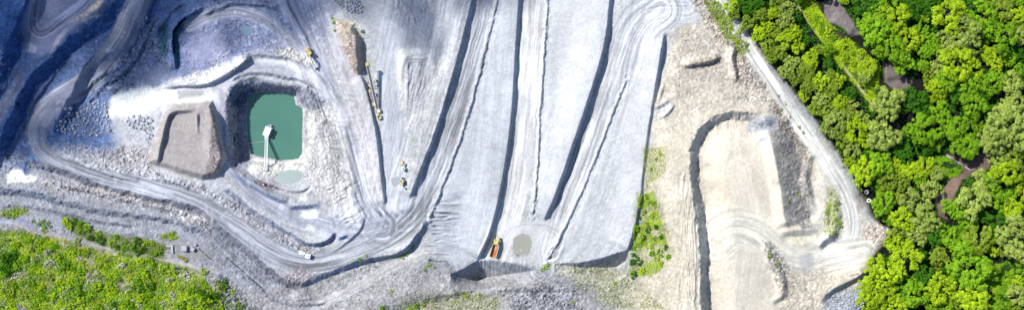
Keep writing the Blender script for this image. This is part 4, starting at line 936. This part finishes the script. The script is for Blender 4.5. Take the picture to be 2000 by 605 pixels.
def rubble(name, label, n, seed, field, smin, smax, m, dark=.0):
    q = np.random.default_rng(seed)
    u = q.uniform(-20, 2020, n*12); v = q.uniform(-20, 625, n*12)
    i = np.clip(np.searchsorted(uu, u)-1, 0, NU-2); j = np.clip(np.searchsorted(vv, v)-1, 0, NV-2)
    w = field[j, i]; keep = q.random(len(u)) < w; u = u[keep][:n]; v = v[keep][:n]; i = i[keep][:n]; j = j[keep][:n]; n = len(u)
    z = Z[j, i]; k = SC*(CAMH-z)/CAMH; r = smin+(smax-smin)*q.random(n)**4
    base = np.array([(1,0,0),(-.5,.87,0),(-.5,-.87,0),(.25,.4,.8),(.1,-.5,.7),(0,0,-.6)])
    f = np.array([(0,1,3),(0,3,4),(1,2,4),(1,4,3),(2,0,4),(0,2,5),(2,1,5),(1,0,5)])
    a = q.uniform(0, 6.283, n); ca, sa = np.cos(a)[:, None], np.sin(a)[:, None]
    b = base[None]*(1+q.normal(size=(n, 6, 3))*.22)
    co = np.stack([b[..., 0]*ca-b[..., 1]*sa*.8, b[..., 0]*sa+b[..., 1]*ca*.8, b[..., 2]*.75], -1)*r[:, None, None]
    co += np.stack([(u-1000)*k, (302.5-v)*k, z+r*.2], 1)[:, None]
    fi = (f[None]+(np.arange(n)*6)[:, None, None]).reshape(-1)
    me = bpy.data.meshes.new(name); me.vertices.add(n*6); me.vertices.foreach_set('co', co.astype(np.float32).ravel())
    me.loops.add(len(fi)); me.loops.foreach_set('vertex_index', fi.astype(np.int32))
    me.polygons.add(n*8); me.polygons.foreach_set('loop_start', np.arange(0, n*24, 3, dtype=np.int32)); me.update(calc_edges=True)
    c = C[j, i]*q.uniform(.82, 1.25, (n, 1)); c4 = np.ones((n, 6, 4), np.float32); c4[:, :, :3] = np.clip(c, .02, .85)[:, None]
    t = me.attributes.new('soil', 'FLOAT_COLOR', 'POINT'); t.data.foreach_set('color', c4.ravel()); me.materials.append(m)
    o = bpy.data.objects.new(name, me); COL.objects.link(o); tag(o, label, None, None, 'stuff')
FR = np.where((CAT == 0), np.clip((ROUGH-.12)*1.6, 0, 1), 0)*ss((fbm(U0/30, V0/30, 3, 1)-.32)*5)
rubble('rubble', 'loose broken stones strewn over the rough quarry slopes', 52000, 5, FR, .13, .48, EARTH)

# ------------------------------------------------------------------ vehicles and plant
YEL = mat('machine_yellow_paint', (.42, .36, .10), .55, var=.12); CREAM = mat('faded_cream_paint', (.52, .46, .29), .55, var=.12)
RUST = mat('rusty_bed_steel', (.36, .135, .045), .7, var=.35, scale=1.2); ORG = mat('orange_paint', (.62, .30, .07), .5)
TYRE = mat('tyre_rubber', (.025, .025, .028), .85); STEEL = mat('grey_steel', (.30, .31, .33), .45, .6, .2); DARK = mat('dark_iron', (.05, .05, .055), .6)
GLASS = mat('cab_glass', (.03, .05, .06), .08, spec=.8); WHT = mat('white_paint', (.70, .71, .72), .45, var=.05); PALEP = mat('pale_teal_paint', (.55, .68, .66), .5)
CONC = mat('weathered_concrete', (.42, .42, .43), .9, var=.2); WOODM = mat('grey_weathered_timber', (.40, .35, .30), .9, var=.25); BELT = mat('conveyor_belt', (.075, .075, .085), .8, var=.3)
BLUEP = mat('blue_grey_paint', (.22, .30, .40), .5); BINP = mat('grey_bin_paint', (.34, .33, .36), .6, var=.2)
def part(name, m, parent, build, smooth=False):
    bm = bmesh.new(); build(bm); return mobj(name, bm, m, parent, smooth)
def box(c, s, bev=0.0, rot=None): return lambda bm: bx(bm, c, s, rot, bev)
def many(*fs):
    def g(bm):
        for f in fs: f(bm)
    return g
def heading(du, dv): return math.atan2(-du, -dv)      # local +Y along the photo direction (du, dv)
def wheel(parent, x, y, z, r, w, name='wheel'):
    s = 1 if x > 0 else -1
    o = part(name, TYRE, parent, lambda bm: (cyl(bm, (x-w/2, y, z), (x+w/2, y, z), r*.96, n=18), cyl(bm, (x-w*.35, y, z), (x+w*.35, y, z), r, n=18)))
    part('rim', CREAM, o, lambda bm: cyl(bm, (x, y, z), (x+s*(w/2+.03), y, z), r*.5, n=12)); return o

# articulated dump truck
t = empty('dump_truck', gat(967.5, 482), heading(12, -41)); tag(t, 'yellow articulated dump truck with a rusty orange empty bed, parked by the dump nose', 'truck')
part('chassis', DARK, t, many(box((0, -1.2, 1.05), (1.1, 7.0, .45), .05), box((0, 3.2, 1.05), (1.2, 3.4, .5), .05), box((0, 1.6, 1.1), (.6, 1.4, .4)), box((0, -1.3, .85), (2.5, .22, .22)), box((0, -3.1, .85), (2.5, .22, .22)), box((0, 3.1, .85), (2.5, .22, .22))))
part('hood', CREAM, t, many(box((0, 4.25, 1.85), (1.7, 1.7, 1.0), .15), box((0, 5.1, 1.35), (2.3, .35, .5), .05)))
part('grille', DARK, t, box((0, 5.12, 1.9), (1.3, .05, .6)))
for s in (-1, 1):
    part('headlight', WHT, t, box((s*.8, 5.3, 1.45), (.3, .06, .2)))
    part('fender', YEL, t, box((s*1.3, 3.1, 1.85), (.75, 1.9, .14), .04))
    part('mirror', DARK, t, many(lambda bm, s=s: cyl(bm, (s*.8, 3.5, 2.7), (s*1.4, 3.75, 2.75), .03), box((s*1.45, 3.78, 2.6), (.22, .08, .45))))
cb = part('cab', YEL, t, lambda bm: (bx(bm, (-.1, 2.6, 2.15), (1.8, 1.6, 1.2), None, .08), bx(bm, (-.1, 2.55, 3.32), (1.85, 1.7, .12), None, .05), [bx(bm, (-.1+sx*.82, 2.6+sy*.72, 2.95), (.12, .12, .75)) for sx in (-1, 1) for sy in (-1, 1)]))
part('window', GLASS, cb, box((-.1, 2.6, 2.95), (1.62, 1.42, .66)))
part('roof_hatch', CREAM, cb, box((-.1, 2.55, 3.42), (1.0, .9, .1), .03))
part('exhaust', STEEL, t, lambda bm: cyl(bm, (1.05, 2.1, 1.8), (1.05, 2.1, 3.6), .12))
def bedshell(bm):
    W1, W2 = 1.2, 1.55; y0, y1 = -4.9, 1.45
    prism(bm, [(-W1, 1.35), (W1, 1.35), (W1, 1.5), (-W1, 1.5)], y0, y1)
    for s in (-1, 1): prism(bm, [(s*W1, 1.36), (s*(W1+.1), 1.36), (s*(W2+.08), 2.85), (s*(W2-.06), 2.85), (s*(W1-.04), 1.52)], y0, y1)
bd = part('bed', RUST, t, bedshell)
part('headboard', CREAM, bd, many(box((0, 1.5, 2.2), (3.1, .14, 1.7), .03), box((0, 1.75, 2.98), (2.6, .7, .1), .02)))
part('bed_rim', CREAM, bd, lambda bm: [bx(bm, (s*1.6, -1.7, 2.92), (.24, 6.3, .16), None, .03) for s in (-1, 1)])
part('bed_ribs', CREAM, bd, lambda bm: [bx(bm, (s*1.52, y, 2.1), (.14, .2, 1.4), Matrix.Rotation(s*.22, 4, 'Y')) for s in (-1, 1) for y in (-4, -2.5, -1, .5)])
part('tail_lip', CREAM, bd, box((0, -5.0, 1.5), (2.6, .3, .14), .03, Matrix.Rotation(.35, 4, 'X')))
part('earth_residue', mat('bed_earth', (.44, .27, .14), .95, var=.3, scale=1.5), bd, box((.1, -.3, 1.53), (1.7, 2.2, .1), .04))
for y in (3.1, -1.3, -3.1):
    for s in (-1, 1): wheel(t, s*1.32, y, .82, .82, .62)

# tracked stacking conveyor, raised at the upper end
def lattice(bm, a, b, w, h, n, r=.05):
    a = Vector(a); b = Vector(b); up = Vector((0, 0, h))
    for s in (-1, 1):
        o = Vector((s*w/2, 0, 0))
        cyl(bm, a+o, b+o, r*1.3, n=6); cyl(bm, a+o-up, b+o-up, r*1.3, n=6)
        for i in range(n):
            p = a.lerp(b, i/n)+o; q = a.lerp(b, (i+1)/n)+o
            cyl(bm, p, q-up if i % 2 else q-up, r, n=4); cyl(bm, p, p-up, r, n=4)
    for i in range(n+1):
        p = a.lerp(b, i/n); cyl(bm, p+Vector((-w/2, 0, 0)), p+Vector((w/2, 0, 0)), r, n=4)
def conveyor(foot, head, z0, z1, w, label, base):
    pf = at(*foot, base+z0); ph = at(*head, base+z1); L = math.hypot(ph.x-pf.x, ph.y-pf.y)
    e = empty('conveyor', (pf.x, pf.y, base), math.atan2(-(ph.x-pf.x), ph.y-pf.y)); tag(e, label, 'conveyor', 'stacking conveyors by the scree pile')
    A = Vector((0, 0, z0)); B = Vector((0, L, z1)); up = Vector((0, 0, .12))
    part('truss', STEEL, e, lambda bm: lattice(bm, A, B, w, .8, 18))
    part('belt', BELT, e, lambda bm: beam(bm, A+up*2, B+up*2, w*.72, .08))
    part('side_rail', WHT, e, lambda bm: [beam(bm, A+up*3+Vector((s*w*.5, 0, 0)), B+up*3+Vector((s*w*.5, 0, 0)), .14, .22) for s in (-1, 1)])
    part('head_drum', YEL, e, lambda bm: (cyl(bm, B+Vector((-w*.6, 0, .1)), B+Vector((w*.6, 0, .1)), .35, n=14), bx(bm, B+Vector((0, -.7, .55)), (w*1.25, 1.5, .35), None, .08)))
    part('drive_motor', STEEL, e, lambda bm: (bx(bm, B+Vector((w*.8, -.9, .1)), (.6, .8, .6), None, .05), cyl(bm, B+Vector((w*.8, -1.3, .1)), B+Vector((w*.8, -2, .1)), .22)))
    part('feed_hopper', CREAM, e, lambda bm: (bx(bm, A+Vector((0, .5, .55)), (w*1.5, 1.8, .12)), [bx(bm, A+Vector((s*w*.8, .5, .8)), (.1, 1.8, .7), Matrix.Rotation(s*.35, 4, 'Y')) for s in (-1, 1)]))
    M = A.lerp(B, .58)
    for s in (-1, 1):
        lg = part('leg', CREAM, e, lambda bm, s=s: (beam(bm, (s*w*1.5, M.y-1.2, .5), (s*w*.5, M.y, M.z-.6), .2, .2), beam(bm, (s*w*1.5, M.y+1.6, .5), (s*w*.5, M.y+.3, M.z-.6), .16, .16), beam(bm, (s*w*1.5, M.y-1.2, .5), (s*w*1.5, M.y+1.6, .5), .18, .18)))
        wheel(e, s*w*1.75, M.y-1.0, .5, .5, .35); wheel(e, s*w*1.75, M.y+1.4, .5, .5, .35)
    part('axle', DARK, e, lambda bm: (cyl(bm, (-w*1.8, M.y-1.0, .5), (w*1.8, M.y-1.0, .5), .1), cyl(bm, (-w*1.8, M.y+1.4, .5), (w*1.8, M.y+1.4, .5), .1)))
    part('foot_frame', STEEL, e, lambda bm: (beam(bm, (-w*.6, -.4, .15), (w*.6, -.4, .15), .3, .3), beam(bm, (-w*.5, 0, .2), (-w*.5, 0, z0), .15, .15), beam(bm, (w*.5, 0, .2), (w*.5, 0, z0), .15, .15)))
    return e
zc = zat(738, 200)
conveyor((739, 219), (717, 124), .9, 6.2, 1.25, 'long yellow stacking conveyor rising beside the brown scree pile', zc)
conveyor((731, 206), (722, 176), .8, 2.6, .7, 'short low feeder conveyor lying left of the long yellow conveyor', zc)
t = empty('feed_bin', gat(741.5, 229), .3); tag(t, 'small yellow feed bin on the ground below the long conveyor', 'bin')
part('shell', CREAM, t, lambda bm: ([bx(bm, (s*.75, 0, .75), (.1, 1.7, 1.0), Matrix.Rotation(s*.2, 4, 'Y')) for s in (-1, 1)], [bx(bm, (0, s*.8, .75), (1.5, .1, 1.0)) for s in (-1, 1)], bx(bm, (0, 0, .35), (1.3, 1.5, .1))))
part('rim', YEL, t, lambda bm: ([bx(bm, (s*.87, 0, 1.27), (.16, 1.9, .1)) for s in (-1, 1)], [bx(bm, (0, s*.87, 1.28), (1.6, .16, .1)) for s in (-1, 1)]))
part('skid', DARK, t, lambda bm: [bx(bm, (s*.55, 0, .15), (.15, 1.9, .3)) for s in (-1, 1)])

# excavator with outstretched boom on the bench above the road
t = empty('excavator', gat(604.5, 104), heading(16, 32)); tag(t, 'yellow excavator with its boom stretched out over the haul road edge', 'excavator')
for s in (-1, 1):
    k = part('track', DARK, t, lambda bm, s=s: prism(bm, [(0, 0)], 0, 0) if False else (bx(bm, (s*1.15, 0, .45), (.55, 3.6, .8), None, .2),))
    part('track_plates', STEEL, k, lambda bm, s=s: [bx(bm, (s*1.15, -1.5+.3*i, .88), (.58, .2, .05)) for i in range(11)])
part('undercarriage', DARK, t, box((0, 0, .7), (1.8, 1.6, .4), .05))
h = part('house', YEL, t, many(box((.45, -.5, 1.55), (1.5, 2.9, 1.1), .1), box((-.55, -1.0, 1.4), (1.2, 1.9, .8), .1)))
part('counterweight', ORG, h, box((0, -2.15, 1.5), (2.6, .7, 1.0), .15)); part('engine_cover', STEEL, h, box((.2, -1.1, 2.13), (1.6, 1.0, .1), .03)); part('exhaust', DARK, h, lambda bm: cyl(bm, (.8, -1.3, 2.1), (.8, -1.3, 2.8), .09))
c = part('cab', YEL, t, lambda bm: (bx(bm, (-.8, .55, 2.75), (1.05, 1.5, .1), None, .03), bx(bm, (-.8, .55, 1.5), (1.05, 1.5, .8), None, .05), [bx(bm, (-.8+sx*.47, .55+sy*.68, 2.3), (.1, .1, .9)) for sx in (-1, 1) for sy in (-1, 1)]))
part('window', GLASS, c, box((-.8, .55, 2.3), (.9, 1.34, .8)))
part('boom', YEL, t, lambda bm: (beam(bm, (.15, .7, 1.7), (.15, 3.2, 3.7), .55, .6), beam(bm, (.15, 3.1, 3.68), (.15, 5.6, 3.1), .5, .55)))
part('boom_cylinder', STEEL, t, lambda bm: [cyl(bm, (.15+s*.42, 1.1, 1.3), (.15+s*.42, 3.1, 3.3), .1) for s in (-1, 1)])
part('stick', YEL, t, lambda bm: beam(bm, (.15, 5.4, 3.2), (.15, 8.2, 1.5), .42, .5)); part('stick_cylinder', STEEL, t, lambda bm: cyl(bm, (.15, 3.6, 4.1), (.15, 5.6, 3.6), .1))
part('bucket', DARK, t, lambda bm: (prism(bm, [(-.45, .9), (.75, .9), (.75, 1.0), (-.45, 1.0)], 8.1, 9.0), bx(bm, (.15, 8.15, .6), (1.2, .12, .9)), bx(bm, (.15, 8.6, .25), (1.2, 1.0, .1)), bx(bm, (-.42, 8.55, .6), (.08, .9, .75)), bx(bm, (.72, 8.55, .6), (.08, .9, .75))))

# small plant in the yard
t = empty('compressor', gat(785.5, 318), .5); tag(t, 'small yellow trailer compressor, upper one of the yard machines beside the long bank', 'compressor')
part('housing', ORG, t, box((0, 0, 1.0), (1.3, 2.0, .9), .15)); part('lid', CREAM, t, box((0, .1, 1.48), (1.1, 1.5, .1), .03)); part('drawbar', DARK, t, lambda bm: beam(bm, (0, .9, .5), (0, 2.1, .4), .1, .1)); part('exhaust', DARK, t, lambda bm: cyl(bm, (.4, -.6, 1.4), (.4, -.6, 1.85), .08))
for s in (-1, 1): wheel(t, s*.75, -.1, .35, .35, .22)
t = empty('shadow_box', gat(789, 322), -.5); tag(t, 'dark grey box standing in for the shadow just below the yellow compressor', 'box')  # dark box stands in for the compressor's shadow
part('case', BINP, t, box((0, 0, .5), (1.6, 2.0, 1.0), .05)); part('lid', STEEL, t, box((0, 0, 1.04), (1.7, 2.1, .1), .03)); part('handle', DARK, t, lambda bm: cyl(bm, (-.3, 1.08, .8), (.3, 1.08, .8), .04))
t = empty('water_tank', gat(788.5, 329), 0); tag(t, 'round white water tank with a black manhole on top', 'tank')
part('shell', WHT, t, lambda bm: (cyl(bm, (0, 0, .05), (0, 0, 2.3), .98, n=28), cyl(bm, (0, 0, 2.3), (0, 0, 2.5), .98, .5, n=28))); part('manhole', DARK, t, lambda bm: cyl(bm, (0, 0, 2.45), (0, 0, 2.62), .4, n=18)); part('band', STEEL, t, lambda bm: [cyl(bm, (0, 0, z), (0, 0, z+.06), 1.0, n=28) for z in (.6, 1.2, 1.8)]); part('outlet', DARK, t, lambda bm: cyl(bm, (0, -.9, .3), (0, -1.4, .3), .1))
t = empty('loader', gat(786.5, 357), heading(1, -10)); tag(t, 'small cream wheel loader parked beside the grey puddle', 'loader')
part('body', CREAM, t, many(box((0, -.7, 1.0), (1.2, 1.5, .8), .12), box((0, .8, .7), (.9, .9, .4), .05))); c = part('cab', YEL, t, lambda bm: (bx(bm, (0, .15, 2.2), (1.15, 1.1, .1), None, .03), [bx(bm, (sx*.5, .15+sy*.48, 1.6), (.09, .09, 1.2)) for sx in (-1, 1) for sy in (-1, 1)])); part('window', GLASS, c, box((0, .15, 1.7), (.96, .9, .9)))
part('lift_arm', YEL, t, lambda bm: [beam(bm, (s*.4, .6, 1.1), (s*.4, 1.9, .5), .12, .2) for s in (-1, 1)]); part('bucket', DARK, t, lambda bm: (bx(bm, (0, 2.0, .4), (1.7, .1, .7)), bx(bm, (0, 2.3, .1), (1.7, .7, .08)), [bx(bm, (s*.82, 2.25, .35), (.06, .6, .5)) for s in (-1, 1)]))
for y in (-.8, .8):
    for s in (-1, 1): wheel(t, s*.72, y, .45, .45, .32)
t = empty('shadow_block', gat(790.5, 356), .1); tag(t, 'narrow dark brown block standing in for the shadow of the small cream loader', 'shadow_block')  # dark brown block stands in for the loader's shadow
part('housing', mat('dark_brown_shade', (.15, .075, .06), .6), t, box((0, 0, .75), (.8, 2.2, 1.1), .08)); part('louvre', DARK, t, lambda bm: [bx(bm, (.41, -.6+.2*i, .8), (.04, .12, .5)) for i in range(6)]); part('skid', STEEL, t, lambda bm: [bx(bm, (s*.3, 0, .1), (.12, 2.5, .2)) for s in (-1, 1)])
t = empty('fuel_drum', gat(791, 367), 0); tag(t, 'dark steel drum at the lower end of the yard machines', 'drum')
part('barrel', DARK, t, lambda bm: cyl(bm, (0, 0, 0), (0, 0, 1.1), .45, n=18)); part('hoop', STEEL, t, lambda bm: [cyl(bm, (0, 0, z), (0, 0, z+.06), .48, n=18) for z in (.3, .7, 1.05)])

# site cabins
def cabin(u, v, rz, L, Wd, H, label, door):
    t = empty('site_cabin', gat(u, v), rz); tag(t, label, 'cabin', 'site cabins by the haul road')
    part('wall', WHT, t, box((0, 0, H/2), (L, Wd, H), .03)); r = part('roof', WHT, t, lambda bm: prism(bm, [(-L/2-.12, H), (L/2+.12, H), (L/2+.12, H+.1), (0, H+.25), (-L/2-.12, H+.1)], -Wd/2-.12, Wd/2+.12))
    part('vent', STEEL, r, box((L*.2, 0, H+.28), (.5, .5, .2), .03))
    d = part('door', BLUEP, t, box((-L*.25, -Wd/2-.03, 1.0), (.85, .06, 1.9))); part('handle', DARK, d, box((-L*.25+.3, -Wd/2-.08, 1.0), (.05, .06, .15)))
    w = part('window', GLASS, t, box((L*.2, -Wd/2-.02, 1.45), (1.0, .05, .7))); part('frame', STEEL, w, lambda bm: ([bx(bm, (L*.2+s*.53, -Wd/2-.04, 1.45), (.06, .08, .82)) for s in (-1, 1)], [bx(bm, (L*.2, -Wd/2-.045, 1.45+s*.38), (1.0, .08, .06)) for s in (-1, 1)]))
    part('step', STEEL, t, box((-L*.25, -Wd/2-.4, .15), (1, .6, .3)))
    return t
cabin(591.5, 493, -.28, 2.6, 1.3, 1.9, 'narrow white site cabin, left one by the haul road', 0); cabin(603, 498.5, -.28, 2.3, 1.9, 2.2, 'square white site cabin, right one by the haul road', 0)
for u, v, r, l in ((590, 486, 2.4, 'white rock behind the narrow site cabin'), (597, 488, 2.6, 'white rock between the two site cabins'), (605, 491, 2.2, 'white rock above the square site cabin'), (613, 494, 2.6, 'pale rock right of the square site cabin')):
    boulder(u, v, r, 'p', l, 'rocks around the site cabins')

# pump pontoon on the pond
t = empty('pump_pontoon', at(524.5, 257, WL_POND), heading(8, -20)); tag(t, 'white roofed pump pontoon floating in the green pond', 'pontoon')
for s in (-1, 1): part('float', BLUEP, t, lambda bm, s=s: cyl(bm, (s*1.15, -2.6, .1), (s*1.15, 2.6, .1), .42, n=14))
part('deck', STEEL, t, box((0, 0, .55), (3.1, 5.4, .12), .02)); part('roof', WHT, t, lambda bm: prism(bm, [(-1.55, 2.7), (1.55, 2.7), (1.55, 2.78), (0, 2.92), (-1.55, 2.78)], -2.3, 2.3))
for sx in (-1, 1):
    for sy in (-1, 1): part('post', STEEL, t, lambda bm, sx=sx, sy=sy: cyl(bm, (sx*1.35, sy*2.1, .6), (sx*1.35, sy*2.1, 2.72), .06))
pm = part('pump', BLUEP, t, lambda bm: (cyl(bm, (0, -.8, 1.0), (0, .8, 1.0), .4, n=14), bx(bm, (0, 0, .72), (1.0, 1.8, .25)))); part('motor', ORG, pm, lambda bm: cyl(bm, (0, .85, 1.0), (0, 1.6, 1.0), .3))
part('control_box', BLUEP, t, many(box((.1, 3.1, 1.0), (.9, .8, .9), .05), box((.1, 3.1, .55), (1.3, 1.4, .1)))); part('railing', WHT, t, lambda bm: ([cyl(bm, (s*.7, 2.5, .6), (s*.7, 2.5, 1.6), .04) for s in (-1, 1)], [cyl(bm, (s*.7, 3.75, .6), (s*.7, 3.75, 1.6), .04) for s in (-1, 1)], [cyl(bm, (s*.7, 2.5, 1.6), (s*.7, 3.75, 1.6), .04) for s in (-1, 1)]))
part('landing', WHT, t, box((.2, -3.1, .62), (1.6, 1.1, .1)))
a = at(521, 268, WL_POND+.75); b = gat(519, 331, .5); L = (b-a).length
t = empty('gangway', a, 0); tag(t, 'narrow white twin-rail gangway from the pontoon to the bank', 'gangway'); d = b-a
part('walkway', STEEL, t, lambda bm: beam(bm, (0, 0, 0), d, .5, .06))
for s in (-1, 1):
    part('pipe', WHT, t, lambda bm, s=s: cyl(bm, (s*.62, 0, .15), d+Vector((s*.62, 0, .15)), .17, n=8))
part('rung', WHT, t, lambda bm: [beam(bm, d*(i/22)+Vector((-.6, 0, .06)), d*(i/22)+Vector((.6, 0, .06)), .1, .07) for i in range(23)])
part('float', PALEP, t, lambda bm: bx(bm, (0, -.3, -.35), (2.0, 1.6, .7), None, .1))
part('anchor_block', CONC, t, box((d.x, d.y, d.z-.3), (2.0, 1.2, .9), .08))
def rope(name, pts, r, m, label, cat):
    bm = bmesh.new()
    for p, q in zip(pts[:-1], pts[1:]): cyl(bm, p, q, r, n=5)
    o = mobj(name, bm, m); tag(o, label, cat); return o
p0 = gat(476, 281, .4); p1 = at(519, 276, WL_POND+.9)
rope('mooring_rope', [p0.lerp(p1, k/8)+Vector((0, 0, -1.2*math.sin(math.pi*k/8)*.5)) for k in range(9)], .045, WHT, 'pale mooring rope from the rocky left bank to the gangway', 'rope')
t = empty('pump_set', gat(516, 361), .4); tag(t, 'small brown pump set on the bench south of the pond', 'pump')
part('engine', mat('red_brown_paint', (.22, .10, .09), .6), t, box((0, 0, .7), (1.3, 1.7, .8), .1)); part('skid', DARK, t, lambda bm: [bx(bm, (s*.5, 0, .15), (.15, 2.2, .25)) for s in (-1, 1)]); part('pipe', DARK, t, lambda bm: (cyl(bm, (0, -.8, .6), (1.0, -1.9, .3), .14), cyl(bm, (.3, .8, .7), (-1.6, .2, .2), .1))); part('tank', STEEL, t, lambda bm: cyl(bm, (-.5, .2, 1.25), (.5, .2, 1.25), .25))

# bins, beams and blocks near the scrub hill
def steel_bin(u, v, rz, L, Wd, H, label):
    t = empty('steel_bin', gat(u, v), rz); tag(t, label, 'bin', 'steel bins near the scrub hill')
    part('shell', BINP, t, lambda bm: (bx(bm, (0, 0, .12), (Wd-.1, L-.1, .1)), [bx(bm, (s*Wd/2, 0, H/2), (.1, L, H)) for s in (-1, 1)], [bx(bm, (0, s*L/2, H/2), (Wd-.1, .1, H)) for s in (-1, 1)]))
    part('lid', BINP, t, box((0, .1, H+.06), (Wd+.1, L-.3, .1), .02)); part('rib', STEEL, t, lambda bm: [bx(bm, (s*(Wd/2+.09), y*L/3, H/2), (.08, .12, H*.9)) for s in (-1, 1) for y in (-1, 0, 1)])
    part('skid', DARK, t, lambda bm: [bx(bm, (s*Wd*.3, 0, .04), (.15, L, .07)) for s in (-1, 1)])
steel_bin(362, 484.5, -.12, 2.6, 2.2, 1.6, 'grey lidded steel bin beside the pale upright timber'); steel_bin(377.5, 486, -.5, 1.8, 1.8, 1.4, 'smaller blue-grey steel bin, tilted, right of the lidded one')
t = empty('concrete_block', gat(382.5, 477.5), .5); tag(t, 'small white concrete block above the tilted steel bin', 'block'); part('block', CONC, t, box((0, 0, .45), (1.0, .9, .9), .06)); part('lifting_eye', DARK, t, lambda bm: cyl(bm, (-.15, 0, .95), (.15, 0, .95), .05))
def timber(u0, v0, u1, v1, w, h, label, m=WOODM, name='timber_beam', cat='beam'):
    bm = bmesh.new(); a = gat(u0, v0, h/2); b = gat(u1, v1, h/2); n = 4
    for k in range(n):
        p = a.lerp(b, k/n); q = a.lerp(b, (k+1)/n-.004); o = Vector((random.uniform(-.04, .04),)*2+(0,)); beam(bm, p+o, q+o, w, h)
    bmesh.ops.bevel(bm, geom=bm.edges[:], offset=.03, segments=1, affect='EDGES')
    o = mobj(name, bm, m); tag(o, label, cat); return o
timber(336.5, 478, 337, 494, .7, .8, 'pale beam standing at the left of the bin row by the green strip', CONC)
timber(355, 479, 356.5, 490, .45, .9, 'thin pale beam touching the left side of the lidded steel bin')
timber(388, 484, 397, 493, .35, .35, 'dark upper length of beam lying right of the steel bins', DARK); timber(401, 497, 412, 506, .4, .4, 'dark lower length of beam lying right of the steel bins', DARK)
timber(325, 480, 336, 481, .5, .8, 'dark low wall end by the green strip', CONC, 'concrete_wall', 'wall')
timber(456, 140, 459, 130.5, 1.0, 1.0, 'pale concrete block dropped on the white road above the pond', CONC, 'concrete_block', 'block')
timber(597.5, 172, 600, 167, .9, .9, 'pale concrete block on the road edge right of the pond', CONC, 'concrete_block', 'block')
timber(1659, 537, 1677, 532.5, .7, .6, 'grey timber baulk lying on the edge of the pale turning place', WOODM)
timber(441, 501, 474, 529, .25, .25, 'upper length of dark pipe on the bare slope right of the scrub hill', DARK, 'pipe', 'pipe'); timber(486, 540, 510, 561, .25, .25, 'lower length of dark pipe on the bare slope right of the scrub hill', DARK, 'pipe', 'pipe')
def trunk_log(pts, r0, r1, m, label, twigs, name):
    t = empty(name, gat(*pts[0])); tag(t, label, 'log'); P = [gat(u, v, .5)-t.location for u, v in pts]; n = len(P)
    part('stem', m, t, lambda bm: [cyl(bm, P[i], P[i+1], r0+(r1-r0)*i/(n-1), r0+(r1-r0)*(i+1)/(n-1), 8) for i in range(n-1)], True)
    part('branch', m, t, lambda bm: [cyl(bm, P[0].lerp(P[-1], f), P[0].lerp(P[-1], f)+Vector((math.cos(a)*l, math.sin(a)*l, .5)), .09, .03, 5) for f, a, l in twigs])
trunk_log([(1849, 303), (1866, 313), (1884, 325), (1901, 336)], .35, .18, PALES, 'bare pale log fallen across the dirt clearing in the wood', [(.1, 2.4, 2), (.15, 3.4, 1.6), (.9, .3, 2.2), (.8, -.9, 1.8)], 'fallen_log')
trunk_log([(120, 604), (140, 595), (160, 589), (177, 580)], .28, .12, WOODM, 'bare pale dead pole lying in the scrub at lower left', [(.5, .1, 5), (.7, .9, 2.5)], 'dead_trunk')
for u, v, k, l in ((1693.5, 375, PALES, 'large pale dusty tyre lying by the wood, upper of the two'), (1698, 391.5, WHT, 'large white-painted tyre lying by the wood, lower of the two')):
    me_ = bmesh.new(); n = 20; ring = []
    for i in range(n):
        a = i*2*math.pi/n; ring.append([me_.verts.new((math.cos(a)*(.78+.3*math.cos(b)), math.sin(a)*(.78+.3*math.cos(b)), .4+.36*math.sin(b))) for b in [j*math.pi/4 for j in range(8)]])
    for i in range(n):
        for j in range(8): me_.faces.new((ring[i][j], ring[(i+1) % n][j], ring[(i+1) % n][(j+1) % 8], ring[i][(j+1) % 8]))
    bmesh.ops.recalc_face_normals(me_, faces=me_.faces)
    t = empty('tyre', gtop(u, v, 1.2)+Vector((0, 0, .1)), 0); tag(t, l, 'tyre', 'tyres by the wood'); mobj('tread_ring', me_, k, t, True)
#END
